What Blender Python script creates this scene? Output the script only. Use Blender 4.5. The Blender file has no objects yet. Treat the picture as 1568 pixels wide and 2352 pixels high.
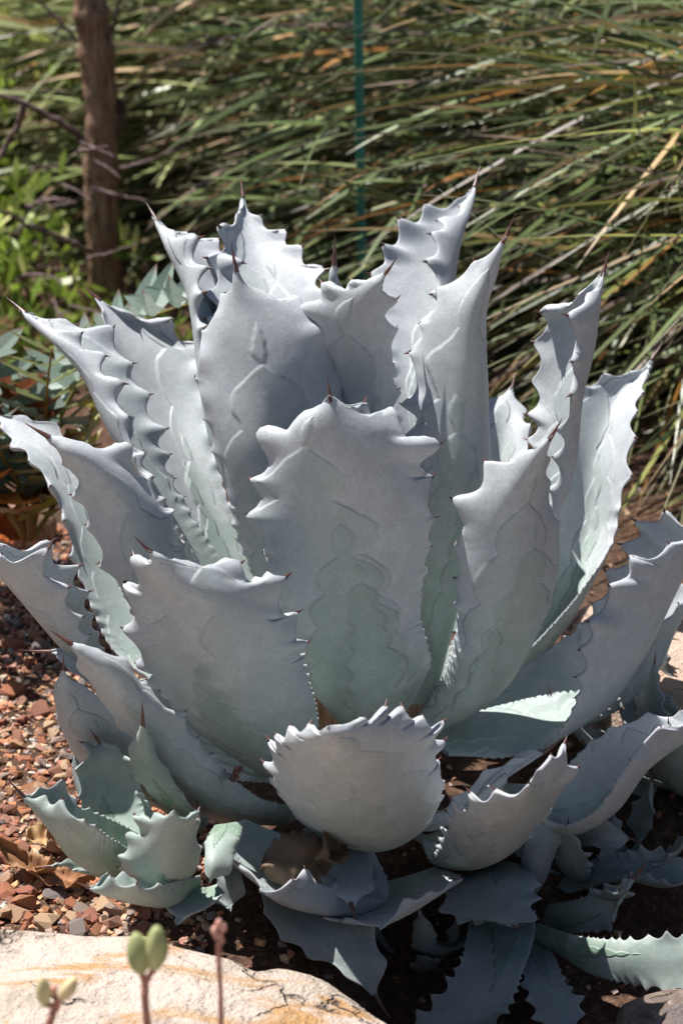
import bpy, math, random
import numpy as np
from mathutils import Vector

# ------------------------------------------------------------------ camera, sky, sun, exposure
SC = bpy.context.scene
COL = SC.collection
CAM = np.array([0.0, -3.0, 1.75])
PITCH = math.radians(23.4)
LENS = 72.0
FPX = 2352 * LENS / 36.0            # focal length in pixels of a 1568 x 2352 view
cam_d = bpy.data.cameras.new('camera')
cam = bpy.data.objects.new('camera', cam_d)
COL.objects.link(cam)
cam.location = CAM
cam.rotation_euler = (math.pi / 2 - PITCH, 0, 0)
cam_d.sensor_fit = 'VERTICAL'
cam_d.sensor_height = 36
cam_d.sensor_width = 24
cam_d.lens = LENS
cam_d.clip_end = 500
cam_d.dof.use_dof = True
cam_d.dof.focus_distance = 3.12
cam_d.dof.aperture_fstop = 4.0
SC.camera = cam

SUN = Vector((-0.35, 0.20, 0.915)).normalized()      # direction towards the sun
world = bpy.data.worlds.new('World')
SC.world = world
world.use_nodes = True
wn = world.node_tree.nodes
sky = wn.new('ShaderNodeTexSky')
sky.sky_type = 'NISHITA'
sky.sun_disc = False
sky.sun_elevation = math.asin(SUN.z)
sky.sun_rotation = math.atan2(SUN.x, SUN.y)
wn['Background'].inputs['Strength'].default_value = 0.043
world.node_tree.links.new(sky.outputs[0], wn['Background'].inputs[0])
sun_d = bpy.data.lights.new('sun', 'SUN')
sun_d.energy = 5.0
sun_d.angle = math.radians(0.5)
sun_d.color = (1.0, 0.97, 0.925)
sun = bpy.data.objects.new('sun', sun_d)
COL.objects.link(sun)
sun.rotation_euler = SUN.to_track_quat('Z', 'Y').to_euler()
SC.view_settings.view_transform = 'Standard'
SC.view_settings.look = 'None'
SC.view_settings.exposure = 0.74
SC.view_settings.gamma = 1.0
SC.render.engine = 'CYCLES'
SC.cycles.use_denoising = True
SC.cycles.max_bounces = 8
SC.cycles.diffuse_bounces = 5

GZ = -0.06                           # ground level


def unp(px, py, y):
    """a pixel of the 1568 x 2352 view, at world depth y (metres) -> point"""
    a, b = (px - 784) / FPX, -(py - 1176) / FPX
    cp, sp = math.cos(PITCH), math.sin(PITCH)
    d = np.array([a, cp + b * sp, -sp + b * cp])
    return CAM + d * ((y - CAM[1]) / d[1])


def unz(px, py, z):
    a, b = (px - 784) / FPX, -(py - 1176) / FPX
    cp, sp = math.cos(PITCH), math.sin(PITCH)
    d = np.array([a, cp + b * sp, -sp + b * cp])
    return CAM + d * ((z - CAM[2]) / d[2])


# ------------------------------------------------------------------ mesh helpers
def mesh_np(name, V, F, mat=None, smooth=True, uv=None, col=None, side=None):
    V = np.asarray(V, dtype=np.float32)
    me = bpy.data.meshes.new(name)
    if isinstance(F, np.ndarray):
        k = F.shape[1]
        n = F.shape[0]
        me.vertices.add(len(V))
        me.vertices.foreach_set('co', V.ravel())
        me.loops.add(n * k)
        me.loops.foreach_set('vertex_index', F.astype(np.int32).ravel())
        me.polygons.add(n)
        me.polygons.foreach_set('loop_start', np.arange(0, n * k, k, dtype=np.int32))
        me.update(calc_edges=True)
    else:
        me.from_pydata([tuple(map(float, v)) for v in V], [], [tuple(map(int, f)) for f in F])
    me.polygons.foreach_set('use_smooth', np.full(len(me.polygons), smooth))
    li = np.empty(len(me.loops), dtype=np.int32)
    me.loops.foreach_get('vertex_index', li)
    if uv is not None:
        l = me.uv_layers.new(name='UVMap')
        l.data.foreach_set('uv', np.asarray(uv, dtype=np.float32)[li].ravel())
    if col is not None:
        c = np.ones((len(V), 4), dtype=np.float32)
        c[:, :3] = col
        a = me.color_attributes.new('col', 'FLOAT_COLOR', 'POINT')
        a.data.foreach_set('color', c.ravel())
    if side is not None:
        a = me.attributes.new('side', 'FLOAT', 'POINT')
        a.data.foreach_set('value', np.asarray(side, dtype=np.float32))
    if mat is not None:
        me.materials.append(mat)
    me.update()
    return me


def obj(name, me, parent=None, **props):
    o = bpy.data.objects.new(name, me)
    COL.objects.link(o)
    if parent is not None:
        o.parent = parent
        if parent.type == 'EMPTY':
            o.matrix_parent_inverse = parent_inv(parent)
    for k, v in props.items():
        o[k] = v
    return o


def parent_inv(p):
    from mathutils import Matrix
    return Matrix.Translation(-Vector(p.location))


def empty(name, loc, **props):
    o = bpy.data.objects.new(name, None)
    COL.objects.link(o)
    o.location = loc
    o.empty_display_size = 0.05
    for k, v in props.items():
        o[k] = v
    return o


class MB:
    """collects verts and faces into one mesh"""
    def __init__(s):
        s.v, s.f, s.c = [], [], []

    def add(s, v, f, c=None):
        o = len(s.v)
        s.v.extend(v)
        s.f.extend([tuple(i + o for i in q) for q in f])
        if c is not None:
            s.c.extend([c] * len(v))

    def mesh(s, name, mat, smooth=True):
        return mesh_np(name, np.array(s.v), s.f, mat, smooth, col=np.array(s.c) if s.c else None)


def tube(pts, rad, seg=8, rough=0.0, rng=None, cap=True):
    pts = np.asarray(pts, float)
    n = len(pts)
    V, F = [], []
    ref = np.array([0.3, 0.9, 0.2])
    for i in range(n):
        t = pts[min(i + 1, n - 1)] - pts[max(i - 1, 0)]
        t /= np.linalg.norm(t) + 1e-9
        a = np.cross(t, ref)
        if np.linalg.norm(a) < 1e-3:
            a = np.cross(t, np.array([1, 0, 0]))
        a /= np.linalg.norm(a)
        b = np.cross(t, a)
        for k in range(seg):
            th = 2 * math.pi * k / seg
            r = rad[i] * (1 + (rng.uniform(-rough, rough) if rng else 0))
            V.append(pts[i] + (a * math.cos(th) + b * math.sin(th)) * r)
    for i in range(n - 1):
        for k in range(seg):
            F.append((i * seg + k, i * seg + (k + 1) % seg, (i + 1) * seg + (k + 1) % seg, (i + 1) * seg + k))
    if cap:
        F.append(tuple(range(seg - 1, -1, -1)))
        F.append(tuple((n - 1) * seg + k for k in range(seg)))
    return V, F


def spline(pts, n):
    """smooth resample of a polyline"""
    pts = np.asarray(pts, float)
    d = np.r_[0, np.cumsum(np.linalg.norm(np.diff(pts, axis=0), axis=1))]
    t = d / d[-1]
    return hermite(t, pts, np.linspace(0, 1, n))


def hermite(t, P, tv):
    m = np.empty_like(P)
    m[1:-1] = ((P[1:-1] - P[:-2]) / (t[1:-1] - t[:-2])[:, None] * (t[2:] - t[1:-1])[:, None]
               + (P[2:] - P[1:-1]) / (t[2:] - t[1:-1])[:, None] * (t[1:-1] - t[:-2])[:, None]) / (t[2:] - t[:-2])[:, None]
    m[0] = (P[1] - P[0]) / (t[1] - t[0])
    m[-1] = (P[-1] - P[-2]) / (t[-1] - t[-2])
    k = np.clip(np.searchsorted(t, tv, side='right') - 1, 0, len(t) - 2)
    h = (t[k + 1] - t[k])[:, None]
    s = ((tv - t[k])[:, None]) / h
    return ((2 * s**3 - 3 * s**2 + 1) * P[k] + (s**3 - 2 * s**2 + s) * h * m[k]
            + (-2 * s**3 + 3 * s**2) * P[k + 1] + (s**3 - s**2) * h * m[k + 1])


def sstep(a, b, x):
    x = np.clip((x - a) / (b - a), 0, 1)
    return x * x * (3 - 2 * x)


# ------------------------------------------------------------------ material helpers
class NG:
    def __init__(s, name):
        s.mat = bpy.data.materials.new(name)
        s.mat.use_nodes = True
        s.t = s.mat.node_tree
        s.n = s.t.nodes
        s.p = s.n['Principled BSDF']

    def node(s, kind, **kw):
        nd = s.n.new(kind)
        for k, v in kw.items():
            setattr(nd, k, v)
        return nd

    def link(s, sock, val):
        if isinstance(val, bpy.types.NodeSocket):
            s.t.links.new(val, sock)
        elif isinstance(val, (tuple, list)) and len(val) == 3 and sock.type == 'RGBA':
            sock.default_value = (*val, 1)
        else:
            sock.default_value = val

    def m(s, op, a, b=None, c=None, clamp=False):
        nd = s.node('ShaderNodeMath', operation=op, use_clamp=clamp)
        for i, x in enumerate((a, b, c)):
            if x is not None:
                s.link(nd.inputs[i], x)
        return nd.outputs[0]

    def mr(s, x, a, b, c=0.0, d=1.0, smooth=False):
        nd = s.node('ShaderNodeMapRange')
        if smooth:
            nd.interpolation_type = 'SMOOTHSTEP'
        for i, v in enumerate((x, a, b, c, d)):
            s.link(nd.inputs[i], v)
        return nd.outputs[0]

    def mix(s, f, a, b, mode='MIX'):
        nd = s.node('ShaderNodeMix', data_type='RGBA', blend_type=mode)
        s.link(nd.inputs[0], f)
        s.link(nd.inputs[6], a)
        s.link(nd.inputs[7], b)
        return nd.outputs[2]

    def noise(s, scale, vec=None, detail=3.0, rough=0.5, dist=0.0):
        nd = s.node('ShaderNodeTexNoise')
        if vec is not None:
            s.link(nd.inputs['Vector'], vec)
        nd.inputs['Scale'].default_value = scale
        nd.inputs['Detail'].default_value = detail
        nd.inputs['Roughness'].default_value = rough
        nd.inputs['Distortion'].default_value = dist
        return nd.outputs[0]

    def vor(s, scale, vec=None, feature='F1'):
        nd = s.node('ShaderNodeTexVoronoi', feature=feature)
        if vec is not None:
            s.link(nd.inputs['Vector'], vec)
        nd.inputs['Scale'].default_value = scale
        return nd.outputs[0]

    def obco(s):
        return s.node('ShaderNodeTexCoord').outputs['Object']

    def stretch(s, vec, sc):
        nd = s.node('ShaderNodeMapping')
        s.link(nd.inputs[0], vec)
        nd.inputs['Scale'].default_value = sc
        return nd.outputs[0]

    def attr(s, name, out=0, typ='GEOMETRY'):
        nd = s.node('ShaderNodeAttribute', attribute_name=name, attribute_type=typ)
        return nd.outputs[out]

    def ramp(s, f, stops):
        nd = s.node('ShaderNodeValToRGB')
        e = nd.color_ramp.elements
        while len(e) < len(stops):
            e.new(0.5)
        for el, (p, c) in zip(e, stops):
            el.position = p
            el.color = (*c, 1)
        s.link(nd.inputs[0], f)
        return nd.outputs[0]

    def bump(s, h, strength=0.5, dist=0.01, nrm=None):
        nd = s.node('ShaderNodeBump')
        nd.inputs['Strength'].default_value = strength
        nd.inputs['Distance'].default_value = dist
        s.link(nd.inputs['Height'], h)
        if nrm is not None:
            s.link(nd.inputs['Normal'], nrm)
        return nd.outputs[0]

    def fin(s, color, rough=0.6, normal=None, spec=0.4):
        s.link(s.p.inputs['Base Color'], color)
        s.link(s.p.inputs['Roughness'], rough)
        s.p.inputs['Specular IOR Level'].default_value = spec
        if normal is not None:
            s.link(s.p.inputs['Normal'], normal)
        return s.mat


def mat_agave(name, green, bloom, pale, g_shift=0.0, ghosts=3):
    g = NG(name)
    uv = g.node('ShaderNodeUVMap', uv_map='UVMap').outputs[0]
    sep = g.node('ShaderNodeSeparateXYZ')
    g.link(sep.inputs[0], uv)
    U, V = sep.outputs[0], sep.outputs[1]
    side = g.attr('side', 2)
    rnd = g.node('ShaderNodeObjectInfo').outputs['Random']
    co = g.obco()
    off = g.node('ShaderNodeVectorMath', operation='ADD')
    g.link(off.inputs[0], co)
    cmb = g.node('ShaderNodeCombineXYZ')
    g.link(cmb.inputs[0], g.m('MULTIPLY', rnd, 13.0))
    g.link(cmb.inputs[1], g.m('MULTIPLY', side, 5.0))
    g.link(off.inputs[1], cmb.outputs[0])
    co = off.outputs[0]
    n_big = g.noise(7.0, co, 3, 0.55)
    n_mid = g.noise(28.0, co, 4, 0.6)
    n_fine = g.noise(240.0, co, 3, 0.6)
    n_warp = g.noise(18.0, co, 2, 0.5)
    Uw = g.m('ADD', U, g.m('MULTIPLY', g.m('SUBTRACT', n_warp, 0.5), 0.22))
    Vw = g.m('ADD', V, g.m('MULTIPLY', g.m('SUBTRACT', n_big, 0.5), 0.10))
    r2 = g.m('FRACT', g.m('ADD', g.m('MULTIPLY', rnd, 7.31), g.m('MULTIPLY', side, 0.37)))
    r3 = g.m('FRACT', g.m('ADD', g.m('MULTIPLY', rnd, 17.7), g.m('MULTIPLY', side, 0.61)))
    steps, lines = [], []

    def ghost(c, v0, w, freq, amp, p, phase):
        """print of a neighbouring leaf's toothed outline, pressed into the surface in the bud"""
        t = g.m('DIVIDE', Vw, v0)
        gw = g.m('MULTIPLY', g.m('SUBTRACT', 1.0, g.m('POWER', g.m('MAXIMUM', t, 0.001), p)), w)
        sc = g.m('MULTIPLY', g.m('ABSOLUTE', g.m('SINE', g.m('ADD', g.m('MULTIPLY', V, freq), phase))), amp)
        d = g.m('SUBTRACT', g.m('ADD', gw, sc), g.m('ABSOLUTE', g.m('SUBTRACT', Uw, c)))
        steps.append(g.mr(d, -0.05, 0.035, 0, 1, True))
        lines.append(g.mr(g.m('ABSOLUTE', d), 0.0, 0.03, 1, 0, True))
    if ghosts > 0:
        ghost(g.m('MULTIPLY', g.m('SUBTRACT', r2, 0.5), 0.5), g.m('MULTIPLY_ADD', r3, 0.2, 0.38), 0.34, 47.0, 0.09, 2.2, g.m('MULTIPLY', r2, 6.0))
    if ghosts > 1:
        ghost(g.m('MULTIPLY', g.m('SUBTRACT', r3, 0.5), 1.1), g.m('MULTIPLY_ADD', r2, 0.2, 0.55), 0.62, 30.0, 0.17, 2.6, g.m('MULTIPLY', r3, 9.0))
        ghost(g.m('MULTIPLY', g.m('SUBTRACT', 0.5, r2), 1.5), g.m('MULTIPLY_ADD', r3, 0.15, 0.78), 0.80, 23.0, 0.24, 3.0, g.m('MULTIPLY', rnd, 14.0))
    # colour: greener towards the base, waxy bloom above, prints a shade different
    f = g.mr(V, 0.10, 0.52, 0.0, 1.0, True)
    f = g.m('ADD', f, g.m('MULTIPLY', g.m('SUBTRACT', n_big, 0.5), 1.1))
    f = g.m('ADD', f, g_shift)
    for st, k in zip(steps, (-0.42, -0.30, -0.34)):
        f = g.m('MULTIPLY_ADD', st, k, f)
    f = g.m('ADD', f, 0.30, clamp=True)
    c = g.mix(f, green, bloom)
    c = g.mix(g.m('MULTIPLY', g.mr(n_mid, 0.42, 0.72, 0, 1, True), 0.55), c, pale)
    for st, k in zip(steps, (0.34, 0.22, 0.24)):
        c = g.mix(g.m('MULTIPLY', st, k), c, green)
    edge = g.mr(g.m('ABSOLUTE', U), 0.86, 1.0, 0, 1, True)
    c = g.mix(g.m('MULTIPLY', edge, 0.30), c, (0.52, 0.50, 0.56))
    for ln in lines:
        c = g.mix(g.m('MULTIPLY', ln, g.mr(n_mid, 0.35, 0.6, 0.0, 0.16)), c, pale)
    # rubbed spots, dust specks, a few corky stains
    spk = g.m('MULTIPLY', g.mr(g.vor(190.0, co), 0.08, 0.22, 1, 0), g.mr(g.noise(11.0, co, 2), 0.40, 0.60))
    c = g.mix(g.m('MULTIPLY', spk, 0.75), c, (0.72, 0.74, 0.73))
    st_ = g.m('MULTIPLY', g.mr(g.noise(42.0, co, 4, 0.7), 0.66, 0.72, 0, 1, True), g.mr(n_big, 0.5, 0.62))
    c = g.mix(g.m('MULTIPLY', st_, 0.5), c, (0.30, 0.29, 0.20))
    c = g.mix(g.mr(n_fine, 0.3, 0.7, 0.0, 0.22), c, (0.16, 0.18, 0.18))
    c = g.mix(g.mr(g.noise(60.0, co, 4, 0.7), 0.45, 0.7, 0.0, 0.22), c, (0.26, 0.25, 0.21))
    h = g.m('MULTIPLY', n_mid, 0.45)
    for st, k in zip(steps, (1.2, 1.0, 1.3)):
        h = g.m('MULTIPLY_ADD', st, k, h)
    for ln in lines:
        h = g.m('MULTIPLY_ADD', ln, 0.06, h)
    nr = g.bump(h, 0.6, 0.0032)
    nr = g.bump(n_fine, 0.05, 0.0015, nr)
    mat = g.fin(c, g.mr(n_mid, 0.3, 0.7, 0.46, 0.68), nr, 0.42)
    return mat


M = {}
M['agave'] = mat_agave('agave_skin', (0.28, 0.35, 0.325), (0.44, 0.465, 0.50), (0.55, 0.585, 0.595))
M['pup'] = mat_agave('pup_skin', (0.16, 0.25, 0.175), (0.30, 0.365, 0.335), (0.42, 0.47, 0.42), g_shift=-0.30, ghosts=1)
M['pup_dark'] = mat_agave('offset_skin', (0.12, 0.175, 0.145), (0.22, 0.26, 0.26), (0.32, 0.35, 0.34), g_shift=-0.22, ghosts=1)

g = NG('spine_horn')
M['spine'] = g.fin(g.ramp(g.noise(60, g.obco(), 2), [(0.3, (0.055, 0.022, 0.022)), (0.75, (0.17, 0.075, 0.06))]), 0.35, None, 0.5)

g = NG('bark')
co = g.obco()
n1 = g.noise(9, g.stretch(co, (6, 6, 1.0)), 5, 0.65)
n2 = g.noise(16, co, 4, 0.6)
c = g.ramp(n1, [(0.28, (0.08, 0.046, 0.03)), (0.5, (0.32, 0.195, 0.125)), (0.75, (0.52, 0.39, 0.29))])
c = g.mix(g.mr(n2, 0.55, 0.7, 0, 0.6), c, (0.17, 0.15, 0.14))
M['bark'] = g.fin(c, 0.85, g.bump(n1, 0.9, 0.02), 0.2)

g = NG('twig_bark')
M['twig'] = g.fin(g.ramp(g.noise(25, g.obco(), 3), [(0.3, (0.06, 0.035, 0.035)), (0.7, (0.24, 0.17, 0.16))]), 0.8, None, 0.2)


def mat_vcol(name, rough=0.5, spec=0.4, trans=0.0, var=0.25, nscale=30):
    g = NG(name)
    c = g.attr('col')
    n = g.noise(nscale, g.obco(), 3)
    c = g.mix(g.mr(n, 0.3, 0.7, 0.0, var), c, (0.05, 0.05, 0.03))
    g.fin(c, rough, None, spec)
    if trans > 0:
        tr = g.node('ShaderNodeBsdfTranslucent')
        g.link(tr.inputs[0], c)
        mx = g.node('ShaderNodeMixShader')
        mx.inputs[0].default_value = trans
        g.t.links.new(g.p.outputs[0], mx.inputs[1])
        g.t.links.new(tr.outputs[0], mx.inputs[2])
        g.t.links.new(mx.outputs[0], g.n['Material Output'].inputs[0])
    return g.mat


M['blade'] = mat_vcol('grass_blade', 0.42, 0.5, 0.10, 0.2)
M['leafy'] = mat_vcol('soft_leaf', 0.42, 0.45, 0.35, 0.2)
M['cycad'] = mat_vcol('stiff_leaflet', 0.45, 0.45, 0.35, 0.25, 40)
M['dry'] = mat_vcol('dry_leaf', 0.65, 0.3, 0.15, 0.5, 45)

g = NG('gravel_stone')
co = g.obco()
n1 = g.noise(55, co, 4, 0.65)
c = g.mix(g.mr(n1, 0.35, 0.65, 0, 0.55), g.attr('col'), (0.16, 0.085, 0.06))
c = g.mix(g.mr(g.noise(130, co, 3), 0.55, 0.75, 0, 0.35), c, (0.55, 0.43, 0.34))
M['stone'] = g.fin(c, 0.85, g.bump(n1, 0.6, 0.006), 0.25)

g = NG('soil')
co = g.obco()
n1 = g.noise(3.0, co, 4)
n2 = g.noise(70.0, co, 5, 0.7)
c = g.ramp(n2, [(0.25, (0.035, 0.022, 0.017)), (0.5, (0.12, 0.065, 0.042)), (0.72, (0.27, 0.17, 0.115))])
c = g.mix(g.mr(n1, 0.4, 0.65, 0, 0.45), c, (0.075, 0.055, 0.042))
M['soil'] = g.fin(c, 0.95, g.bump(n2, 0.9, 0.02), 0.15)


def mat_rock(name, a, b, ochre, dark=(0.16, 0.12, 0.10), o_amt=0.8):
    g = NG(name)
    co = g.obco()
    w = g.noise(5.0, co, 4, 0.6, 0.6)
    n1 = g.noise(22, co, 6, 0.65)
    n2 = g.noise(110, co, 4, 0.7)
    c = g.mix(g.mr(w, 0.38, 0.62, 0, 1, True), a, b)
    c = g.mix(g.m('MULTIPLY', g.mr(g.noise(3.4, g.stretch(co, (1.0, 2.6, 2.0)), 6, 0.68, 0.8), 0.52, 0.62, 0, 1, True), o_amt), c, ochre)
    c = g.mix(g.mr(n1, 0.5, 0.75, 0, 0.4), c, (0.62, 0.52, 0.46))
    c = g.mix(g.mr(g.noise(14, g.stretch(co, (1, 1.6, 1)), 6, 0.75, 1.0), 0.56, 0.64, 0, 0.55), c, (0.36, 0.31, 0.26))
    c = g.mix(g.mr(g.noise(48, co, 5, 0.75), 0.58, 0.7, 0, 0.5), c, (0.70, 0.60, 0.52))
    cr = g.node('ShaderNodeTexVoronoi', feature='DISTANCE_TO_EDGE')
    wv = g.node('ShaderNodeVectorMath', operation='ADD')
    nz = g.node('ShaderNodeTexNoise')
    nz.inputs['Scale'].default_value = 9
    nz.inputs['Detail'].default_value = 5
    g.link(nz.inputs['Vector'], co)
    sc = g.node('ShaderNodeVectorMath', operation='SCALE')
    g.link(sc.inputs[0], nz.outputs[1])
    sc.inputs['Scale'].default_value = 0.16
    g.link(wv.inputs[0], co)
    g.link(wv.inputs[1], sc.outputs[0])
    g.link(cr.inputs['Vector'], wv.outputs[0])
    cr.inputs['Scale'].default_value = 5.5
    crk = g.m('MULTIPLY', g.mr(cr.outputs[0], 0.0, 0.02, 1, 0, True), g.mr(w, 0.48, 0.62))
    c = g.mix(g.m('MULTIPLY', crk, 0.85), c, dark)
    c = g.mix(g.mr(n2, 0.60, 0.78, 0, 0.5), c, dark)
    h = g.m('ADD', g.m('MULTIPLY', n1, 1.0), g.m('MULTIPLY', n2, 0.35))
    h = g.m('SUBTRACT', h, g.m('MULTIPLY', crk, 0.7))
    return g.fin(c, 0.85, g.bump(h, 1.0, 0.026), 0.2)


M['rock'] = mat_rock('sandstone', (0.66, 0.53, 0.46), (0.52, 0.43, 0.345), (0.50, 0.27, 0.10), o_amt=0.9)
M['rock2'] = mat_rock('pink_sandstone', (0.62, 0.45, 0.36), (0.55, 0.40, 0.31), (0.55, 0.34, 0.22), o_amt=0.5)
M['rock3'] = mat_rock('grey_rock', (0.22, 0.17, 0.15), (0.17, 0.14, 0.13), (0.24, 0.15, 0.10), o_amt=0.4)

g = NG('stake_paint')
n1 = g.noise(40, g.obco(), 4)
M['stake'] = g.fin(g.ramp(n1, [(0.3, (0.02, 0.15, 0.12)), (0.7, (0.04, 0.26, 0.21))]), 0.4, None, 0.5)
g = NG('pod_skin')
n1 = g.noise(26, g.stretch(g.obco(), (1, 1, 0.3)), 3)
M['pod'] = g.fin(g.ramp(n1, [(0.3, (0.17, 0.22, 0.08)), (0.6, (0.38, 0.38, 0.18)), (0.8, (0.52, 0.40, 0.27))]), 0.5)
g = NG('pod_pale')
M['pod2'] = g.fin(g.ramp(g.noise(30, g.obco(), 3), [(0.3, (0.44, 0.40, 0.20)), (0.7, (0.62, 0.48, 0.28))]), 0.5)
g = NG('stalk_skin')
M['stalk'] = g.fin(g.ramp(g.noise(40, g.obco(), 3), [(0.3, (0.22, 0.08, 0.055)), (0.7, (0.42, 0.20, 0.15))]), 0.55)
g = NG('pink_bud')
M['bud'] = g.fin(g.ramp(g.noise(60, g.obco(), 3), [(0.3, (0.50, 0.20, 0.16)), (0.7, (0.62, 0.36, 0.30))]), 0.55)
g = NG('silk')
M['silk'] = g.fin((0.6, 0.6, 0.6), 0.4)

# ------------------------------------------------------------------ ground
rng = random.Random(11)
NPR = np.random.RandomState(5)
ax = np.unique(np.r_[np.linspace(-60, -4, 15), np.linspace(-4, 4, 121), np.linspace(4, 60, 15)])
ay = np.unique(np.r_[np.linspace(-8, -2, 7), np.linspace(-2, 5, 120), np.linspace(5, 120, 24)])
GX, GY = np.meshgrid(ax, ay)


def ground_z(x, y):
    x = np.asarray(x, float)
    y = np.asarray(y, float)
    z = 0.012 * np.sin(x * 5.1 + 1.3) * np.cos(y * 4.3) + 0.006 * np.sin(x * 13 + y * 9)
    return GZ + z - 0.10 * sstep(-0.75, -1.3, y) - 0.17 * sstep(-0.10, 0.10, x) * sstep(-0.08, -0.28, y)


GZs = ground_z(GX, GY)
gv = np.stack([GX, GY, GZs], -1).reshape(-1, 3)
nx_, ny_ = len(ax), len(ay)
ii, jj = np.meshgrid(np.arange(ny_ - 1), np.arange(nx_ - 1), indexing='ij')
gf = np.stack([ii * nx_ + jj, ii * nx_ + jj + 1, (ii + 1) * nx_ + jj + 1, (ii + 1) * nx_ + jj], -1).reshape(-1, 4)
ground = obj('ground', mesh_np('ground', gv, gf, M['soil']), kind='structure',
             label='reddish brown garden soil strewn with broken stone')

STONE_COLS = [(0.46, 0.20, 0.10), (0.42, 0.155, 0.08), (0.52, 0.29, 0.15), (0.36, 0.13, 0.085), (0.58, 0.40, 0.25),
              (0.30, 0.13, 0.085), (0.52, 0.33, 0.21), (0.38, 0.29, 0.24), (0.66, 0.55, 0.43), (0.44, 0.23, 0.17), (0.22, 0.20, 0.195)]


def stone_shape(rg):
    """angular broken chip: a cut convex lump"""
    import bmesh
    bm = bmesh.new()
    pts = []
    for _ in range(12):
        v = np.array([rg.gauss(0, 1), rg.gauss(0, 1), rg.gauss(0, 1)])
        v /= np.linalg.norm(v)
        v = np.sign(v) * np.abs(v) ** 0.75
        pts.append(v * np.array([1.0, rg.uniform(0.6, 0.9), rg.uniform(0.4, 0.65)]) * 0.5)
    for p in pts:
        bm.verts.new(p)
    r = bmesh.ops.convex_hull(bm, input=bm.verts)
    bmesh.ops.delete(bm, geom=[e for e in r['geom_interior'] if isinstance(e, bmesh.types.BMVert)], context='VERTS')
    bmesh.ops.triangulate(bm, faces=bm.faces)
    bm.verts.index_update()
    V = np.array([v.co[:] for v in bm.verts])
    F = [tuple(v.index for v in f.verts) for f in bm.faces]
    bm.free()
    return V, F


SHAPES = [stone_shape(rng) for _ in range(16)]


def rot_any(rg, tilt=0.5):
    a, b, c = rg.uniform(0, 6.28), rg.uniform(-tilt, tilt), rg.uniform(-tilt, tilt)
    ca, sa, cb, sb, cc, sc_ = math.cos(a), math.sin(a), math.cos(b), math.sin(b), math.cos(c), math.sin(c)
    Rz = np.array([[ca, -sa, 0], [sa, ca, 0], [0, 0, 1]])
    Rx = np.array([[1, 0, 0], [0, cb, -sb], [0, sb, cb]])
    Ry = np.array([[cc, 0, sc_], [0, 1, 0], [-sc_, 0, cc]])
    return Rz @ Rx @ Ry


# single stones, the largest in view; the chips between them as one mass
STONE_ME = []
for k, (V_, F_) in enumerate(SHAPES):
    for c_ in STONE_COLS:
        STONE_ME.append((k, c_, None))
stone_cache = {}


def stone_mesh(k, ci):
    if (k, ci) not in stone_cache:
        V_, F_ = SHAPES[k]
        stone_cache[(k, ci)] = mesh_np('stone', V_, F_, M['stone'], False, col=np.tile(STONE_COLS[ci], (len(V_), 1)))
    return stone_cache[(k, ci)]


def put_stone(px, py, size, ci=None, lift=0.2):
    p = unz(px, py, GZ)
    k = rng.randrange(len(SHAPES))
    ci = rng.randrange(len(STONE_COLS)) if ci is None else ci
    o = obj('stone', stone_mesh(k, ci), ground)
    o.location = (p[0], p[1], float(ground_z(p[0], p[1])) + size * lift)
    o.scale = (size, size, size)
    o.rotation_euler = (rng.uniform(-.5, .5), rng.uniform(-.5, .5), rng.uniform(0, 6.28))


for px, py, s, ci in [(60, 2090, .052, 0), (130, 2060, .045, 10), (25, 1960, .05, 3), (20, 2060, .045, 1), (150, 1760, .03, 4), (100, 2030, .036, 2),
                      (210, 2110, .035, 3), (50, 1940, .036, 5), (20, 1850, .045, 5), (180, 1600, .04, 0), (30, 1600, .05, 1), (95, 1640, .045, 5),
                      (60, 2010, .035, 0), (260, 2120, .034, 9), (330, 2100, .034, 1), (165, 2110, .03, 4), (40, 1710, .034, 2), (120, 1690, .03, 4),
                      (10, 2120, .04, 6), (230, 2070, .03, 6), (70, 1800, .035, 0), (110, 1855, .03, 4), (150, 1660, .034, 7), (30, 1500, .05, 3)]:
    put_stone(px, py, s, ci)
for i in range(270):
    py = rng.uniform(1280, 2150) if i % 3 else rng.uniform(1650, 2150)
    px = rng.uniform(-20, 330) if py > 1650 else rng.uniform(-20, 240)
    put_stone(px, py, rng.uniform(0.014, 0.034) if rng.random() < .8 else rng.uniform(.03, .045))

allv, allf, allc, base = [], [], [], 0
for i in range(17500):
    if i < 13000:
        x, y = rng.uniform(-0.95, -0.20), rng.uniform(-0.6, 1.1)
    else:
        x, y = rng.uniform(-1.6, 1.5), rng.uniform(-0.9, 1.9)
    V_, F_ = SHAPES[rng.randrange(len(SHAPES))]
    s = 0.005 + 0.017 * rng.random() ** 2.0
    P_ = (V_ * s) @ rot_any(rng).T + np.array([x, y, float(ground_z(x, y)) + s * 0.15])
    allv.append(P_)
    allf.append(np.array(F_) + base)
    cc = np.array(STONE_COLS[rng.randrange(len(STONE_COLS))]) * rng.uniform(0.8, 1.5)
    allc.append(np.tile(np.clip(cc, 0, 0.7), (len(P_), 1)))
    base += len(P_)
obj('gravel', mesh_np('gravel', np.concatenate(allv), np.concatenate(allf), M['stone'], False, col=np.concatenate(allc)), ground, kind='stuff')


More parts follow.
